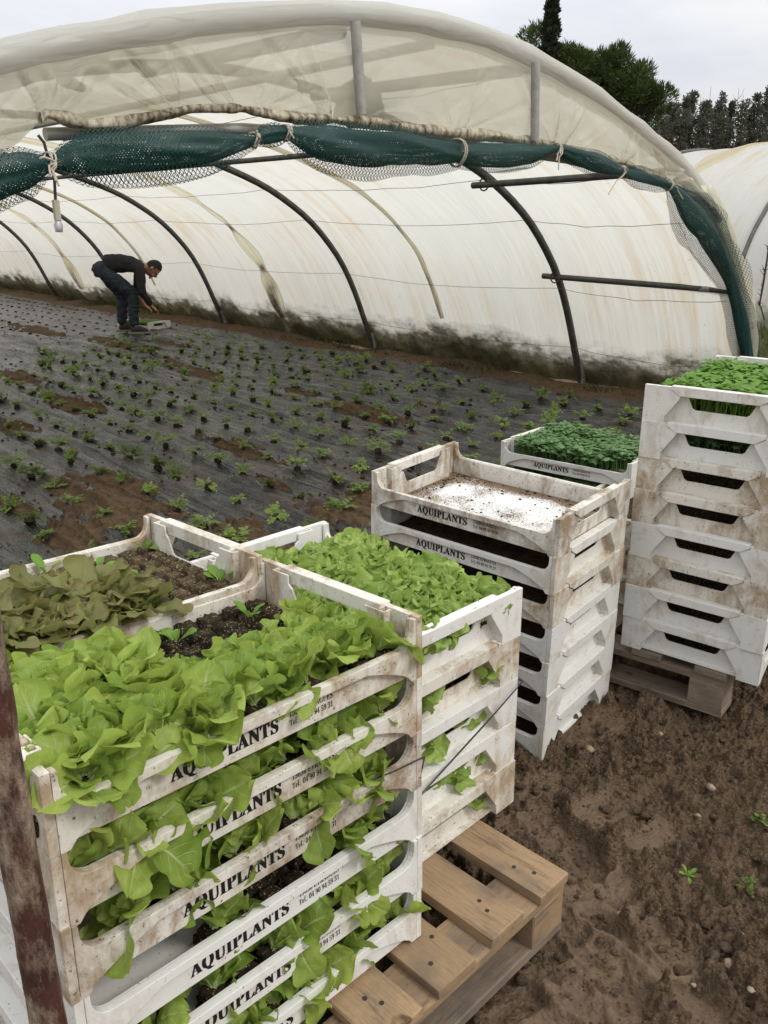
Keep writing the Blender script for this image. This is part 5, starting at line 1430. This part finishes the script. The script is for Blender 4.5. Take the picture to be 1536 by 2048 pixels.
# ------------------------------------------------------------------ trees beyond the tunnels
def treemat(name, a, b_, transl=.15):
    m, nt, out = newmat(name); N = NT(nt)
    isl = N.n('ShaderNodeNewGeometry').outputs['Random Per Island']; n = N.noise(N.coord(), .9, 4, .6)
    col = N.mix(N.math('ADD', N.math('MULTIPLY', isl, .55), N.math('MULTIPLY', n, .45)), a, b_)
    N.l(N.mixs(transl, N.bsdf(col, .6, None, .3), N.trl(col)), out.inputs[0]); return m
T_CYP = treemat('cypress_foliage', (.012, .018, .008), (.040, .050, .022)); T_PINE = treemat('pine_needles', (.024, .044, .010), (.090, .130, .032)); T_ROW = treemat('grey_green_foliage', (.055, .060, .042), (.15, .155, .105), .3); T_BARK = simple('bark', (.07, .055, .042), .9, .2, 6, .4)
T_TWIG = simple('bare_twigs', (.10, .085, .07), .9, .2)
def blades(pts, dirs, ln, wd, rr, mat, name):
    """one narrow two-triangle blade per point"""
    n = len(pts); P = np.array(pts); D = np.array(dirs); D /= np.linalg.norm(D, axis=1)[:, None]
    S = np.cross(D, rr.normal(size=(n, 3))); S /= np.linalg.norm(S, axis=1)[:, None]
    l = ln*rr.uniform(.6, 1.3, n)[:, None]; w = wd*rr.uniform(.7, 1.3, n)[:, None]
    V = np.stack([P-S*w*.5, P+D*l*.5-S*w*.8, P+D*l, P+D*l*.5+S*w*.8], 1).reshape(-1, 3)
    F = np.arange(4*n).reshape(n, 4)
    me = bpy.data.meshes.new(name); me.vertices.add(4*n); me.vertices.foreach_set('co', V.astype(np.float32).ravel()); me.loops.add(4*n); me.loops.foreach_set('vertex_index', F.astype(np.int32).ravel())
    me.polygons.add(n); me.polygons.foreach_set('loop_start', np.arange(0, 4*n, 4, dtype=np.int32)); me.update(calc_edges=True); me.materials.append(mat); return me
def tree(name, label, cat, group, base, trunk, clumps, per, ln, wd, mat, seed, updir=.2, limbs=True, r0=.16):
    rr = np.random.RandomState(seed); t = empty(name, Matrix.Translation(base)); tag(t, label, cat, group)
    b = MB(); top = max(c[2] for c in clumps)
    tp = [(0, 0, -.1)]+[(.12*math.sin(i*1.3+seed), .1*math.cos(i*1.7), trunk*i/5) for i in range(1, 6)]; b.tube(tp, [r0*(1-.15*i) for i in range(6)], 8)
    if limbs:
        for c in clumps[::3]:
            f = rr.uniform(.45, .95); s_ = Vector((0, 0, trunk*f)); e = Vector(c[:3]); b.tube([s_, s_.lerp(e, .5)+Vector((0, 0, -.05*(e-s_).length)), e], [r0*.3, r0*.2, r0*.06], 5)
    ob('trunk', b.me('trunk', smooth=True, mat=T_BARK), t)
    pts, dr = [], []
    for cx, cy, cz, r in clumps:
        q = rr.normal(size=(per, 3)); q /= np.linalg.norm(q, axis=1)[:, None]; rad = r*rr.uniform(.25, 1, per)[:, None]**.6
        pts.append(np.array([cx, cy, cz])+q*rad*np.array([1, 1, .75])); dr.append(q+np.array([0, 0, updir])+rr.normal(size=(per, 3))*.35)
    ob('crown', blades(np.concatenate(pts), np.concatenate(dr), ln, wd, rr, mat, 'crown'), t)
    return t
def at_d(X, Y, d): return at_y(X, Y, d)
# cypress
D = 38.0; p = at_d(1088, 300, D); px = D/FPX*1.02
base = Vector((p.x, D, gz(p.x, D)*1.0)); rr_ = np.random.RandomState(4); cl = []
ztop = at_d(1090, -6, D).z
for i in range(170):
    f = rr_.uniform(0, 1)**.8; z = ztop*(.25+.75*f)-base.z; rad = .46*max(.05, (1-((f-.35)/.66)**2) if f > .35 else 1)**.7
    a = rr_.uniform(0, 6.28); q = rr_.uniform(.2, 1)**.5*rad; cl.append((math.cos(a)*q+.05*(f), math.sin(a)*q, z, .14))
cl.append((.08, 0, ztop-base.z-.1, .12))
tree('cypress_tree', 'tall narrow dark cypress rising behind the tunnel', 'tree', None, base, ztop*.9, cl, 95, .17, .045, T_CYP, 3, 1.2, False)
# umbrella pine: clumps on an uneven dome
D = 41.0
def px_clumps(D, spots, seed, depth):
    rr_ = np.random.RandomState(seed); out = []
    for X, Y, rp, n in spots:
        for i in range(n):
            q = rr_.normal(size=2)*.5; p = at_d(X+q[0]*rp, Y+q[1]*rp*.8, D); out.append((p.x, rr_.uniform(-depth, depth), p.z, rr_.uniform(.28, .52)))
    return out
sp = [(1135,132,20,8),(1165,128,26,12),(1200,128,26,12),(1235,146,26,12),(1262,158,24,10),(1150,150,30,12),(1190,165,36,14),(1225,185,34,12),(1255,205,30,10),(1275,178,16,6),(1283,215,26,10),(1300,232,20,8),(1297,205,14,5),(1180,200,40,10),(1058,92,8,3),(1046,84,6,1),(1100,112,8,3),(1115,122,10,4),(1310,255,14,5)]
cl = px_clumps(D, sp, 5, 2.2); bx = at_d(1200, 300, D).x; base = Vector((bx, D, float(gz(bx, D))))
cl = [(c[0]-bx, c[1], c[2]-base.z, c[3]) for c in cl]
tree('pine_tree', 'broad rounded green pine behind the tunnel, right of the cypress', 'tree', None, base, 5.2, cl, 260, .26, .028, T_PINE, 6, .9, True, .25)
# dark row of trees at the right, thin and feathery
rows = [(1330,236,15),(1352,212,20),(1386,182,24),(1412,205,20),(1438,204,20),(1466,206,18),(1490,198,20),(1515,190,20),(1540,176,22),(1572,160,26),(1610,150,26),(1341,240,26),(1368,222,24),(1399,228,30),(1426,218,24),(1453,230,30),(1503,222,26),(1528,214,28),(1556,205,28),(1376,196,12),(1447,188,11)]
for i, (X, Y, hw) in enumerate(rows):
    D = 36.0+1.5*(i % 3); rr_ = np.random.RandomState(40+i); pt = at_d(X, Y, D); base = Vector((pt.x, D, float(gz(pt.x, D)))); zt = pt.z-base.z; hwm = hw*(1.15+.5*((i*29) % 11)/11)/FPX*D; cl = []
    for k in range(95):
        f = rr_.uniform(0, 1)**.85; z = zt*(.45+.55*f); rad = hwm*(.12+.88*(1-f)**(.6+.6*((i*37) % 7)/7))*(1+.35*math.sin(f*9+i*2)); a = rr_.uniform(0, 6.28); q = rr_.uniform(.15, 1)**.6*rad
        cl.append((math.cos(a)*q, math.sin(a)*q, z, rr_.uniform(.05, .15)))
    lab = ['thin dark feathery tree in the hedge row at the right horizon'][0]
    tree('hedge_tree', 'dark feathery evergreen in the row of trees behind the neighbouring tunnel', 'tree', 'row of dark trees behind the neighbouring tunnel', base, zt*.93, cl, 22, .13, .036, T_ROW, 50+i, .5, True, .07)
for i, (X, Y) in enumerate([(1422, 172), (1478, 176), (1333, 180), (1402, 190)]):
    D = 37.0; pt = at_d(X, Y, D); base = Vector((pt.x, D, float(gz(pt.x, D)))); h = pt.z-base.z; rr_ = random.Random(70+i); t = empty('bare_sapling', Matrix.Translation(base)); tag(t, 'leafless sapling with thin bare twigs among the dark row of trees', 'tree', 'bare saplings in the tree row')
    b = MB(); b.tube([(0, 0, 0), (.05, 0, h*.5), (.0, 0, h)], [.035, .022, .006], 5); ob('trunk', b.me('trunk', mat=T_TWIG), t); b = MB()
    for k in range(34):
        z = h*rr_.uniform(.4, .95); a = rr_.uniform(0, 6.28); l = rr_.uniform(.3, .9)*(1.15-z/h*.7); e = Vector((math.cos(a)*l*.6, math.sin(a)*l*.6, z+l*.8)); s_ = Vector((.03, 0, z)); b.tube([s_, s_.lerp(e, .5)+Vector((math.cos(a)*.08, 0, -.03)), e], [.012, .009, .004], 4, False)
    ob('twigs', b.me('twigs', mat=T_TWIG), t)
# under-storey mass below the row
rr_ = np.random.RandomState(9); pts = []; dr = []
for i in range(7000):
    X = rr_.uniform(1300, 1640); D = rr_.uniform(38, 43); x = at_d(X, 300, D).x; pts.append((x, D, rr_.uniform(.2, 1)**.7*(4.0+.5*math.sin(X*.06)))); dr.append(rr_.normal(size=3)+np.array([0, 0, .8]))
o = ob('hedge', blades(pts, dr, .26, .08, rr_, T_ROW, 'hedge')); tag(o, 'dense dark scrub below the row of feathery trees', 'hedge', kind='stuff')
# dead vine against the second tunnel, and grass between the tunnels
rr_ = np.random.RandomState(10); pts = []; dr = []
for i in range(15000):
    s = rr_.uniform(-2.5, 8); w = -rr_.uniform(.25, 5.5)
    P = TM @ Vector((s, w, 0)); pts.append((P.x, P.y, float(gz(P.x, P.y))-.03)); dr.append(np.array([rr_.normal()*.4, rr_.normal()*.4, 1]))
pw = []; dw = []
for i in range(5200):
    s = rr_.uniform(-1.4, 16); w = rr_.uniform(.03, .42)**1.3
    if float(fbm(s*1.7, w*2, 33, 3)) < .05: continue
    P = TM @ Vector((s, w, .02)); pw.append((P.x, P.y, P.z)); dw.append(np.array([rr_.normal()*.7, rr_.normal()*.7, 1]))
GR = treemat('rough_grass', (.045, .060, .018), (.16, .17, .06), .25)
o = ob('grass', blades(pts, dr, .17, .012, rr_, GR, 'grass')); tag(o, 'rough green grass growing between the two tunnels', 'grass', kind='stuff')
GD = treemat('dull_weeds', (.035, .045, .015), (.12, .125, .05), .2)
o = ob('wall_weeds', blades(pw, dw, .07, .008, rr_, GD, 'wall_weeds')); tag(o, 'low dull weeds along the dirty foot of the tunnel film', 'weeds', kind='stuff')
vn = empty('dry_vine', Matrix.Identity(4)); tag(vn, 'dry leafless vine stem leaning against the neighbouring tunnel', 'plant')
P0 = [at_y(x, y, 9.6) for x, y in ((1529, 640), (1522, 615), (1519, 610), (1526, 570), (1534, 520), (1540, 470))]
b = MB(); b.tube(P0, [.008, .008, .009, .012, .010, .008], 6)
for i in range(26):
    q = random.uniform(1.5, 4.9); s_ = P0[int(q)].lerp(P0[int(q)+1], q % 1); e = s_+Vector((random.uniform(-.07, .05), random.uniform(-.03, .03), random.uniform(.0, .09))); b.tube([s_, e], [.004, .002], 4, False)
ob('stem', b.me('stem', mat=T_BARK), vn)

# ------------------------------------------------------------------ camera, sky, light
def finish():
    cam = bpy.data.cameras.new('camera'); cam.sensor_fit = 'HORIZONTAL'; cam.sensor_width = 36; cam.lens = FPX/1536*36
    cam.clip_end = 3000; cam.clip_start = .02
    co = bpy.data.objects.new('camera', cam); C.objects.link(co)
    c, s = math.cos(PITCH), math.sin(PITCH); cr, sr = math.cos(ROLL), math.sin(ROLL)
    zc = Vector((0, s, c)); xr = Vector((1, 0, 0))
    right = xr*cr-zc*sr; up = xr*sr+zc*cr; back = Vector((0, -c, s))
    M = Matrix((right, up, back)).transposed().to_4x4(); M.translation = (0, 0, CH); co.matrix_world = M
    SC.camera = co
    w = bpy.data.worlds.new('World'); SC.world = w; w.use_nodes = True; nt = w.node_tree; nt.nodes.clear(); N = NT(nt)
    out = nt.nodes.new('ShaderNodeOutputWorld')
    EL_, AZ_ = R(46), R(122)
    sky = nt.nodes.new('ShaderNodeTexSky'); sky.sky_type = 'NISHITA'; sky.sun_disc = False; sky.sun_elevation = EL_; sky.sun_rotation = AZ_
    sky.dust_density = 3
    d = N.coord('Generated'); x = N.sep(d)
    el = N.math('MAXIMUM', x[2], 0.0)
    # overcast luminance: about three times brighter at the zenith than at the horizon
    lum = N.math('ADD', SKY_H, N.math('MULTIPLY', N.math('POWER', el, .8), SKY_Z-SKY_H))
    pr = N.vmath('DIVIDE', d, N_comb(N, N.math('ADD', el, .18)))
    n1 = N.noise(N.vmath('MULTIPLY', pr, (.55, .55, .55)), 1.6, 7, .58, .6)
    n2 = N.noise(N.vmath('MULTIPLY', d, (1, 1, 5)), 3.2, 5, .55)
    cl = N.mix(N.ramp(N.math('ADD', N.math('MULTIPLY', n1, .6), N.math('MULTIPLY', n2, .4)), [(.34, 0), (.62, 1)]), (.80, .855, .96, 1), (1.06, 1.05, 1.03, 1))
    cl = N.mix(1.0, cl, N_comb(N, lum), 'MULTIPLY')
    sk = N.mix(1.0, sky.outputs[0], (.10, .10, .10, 1), 'MULTIPLY')
    bg = nt.nodes.new('ShaderNodeBackground'); N.l(N.mix(.93, sk, cl), bg.inputs[0]); bg.inputs[1].default_value = 1.0
    N.l(bg.outputs[0], out.inputs[0])
    L = bpy.data.lights.new('sun', 'SUN'); L.energy = 1.3; L.angle = R(13); L.color = (1, .96, .9)
    lo = bpy.data.objects.new('sun', L); C.objects.link(lo)
    # nishita sun_rotation is measured clockwise from +Y
    dirv = Vector((math.sin(AZ_)*math.cos(EL_), math.cos(AZ_)*math.cos(EL_), math.sin(EL_)))
    lo.rotation_euler = dirv.to_track_quat('Z', 'Y').to_euler()
    vs = SC.view_settings; vs.view_transform = 'Standard'; vs.look = 'None'; vs.exposure = EXPO; vs.gamma = 1
    SC.cycles.use_denoising = True
    SC.cycles.max_bounces = 10; SC.cycles.transparent_max_bounces = 24; SC.cycles.diffuse_bounces = 5
    SC.cycles.transmission_bounces = 6; SC.cycles.sample_clamp_indirect = 6
def N_comb(N, f):
    c = N.n('ShaderNodeCombineXYZ')
    for i in range(3): N.l(f, c.inputs[i])
    return c.outputs[0]
SKY_H, SKY_Z, EXPO = .56, 1.75, 0.10
finish()
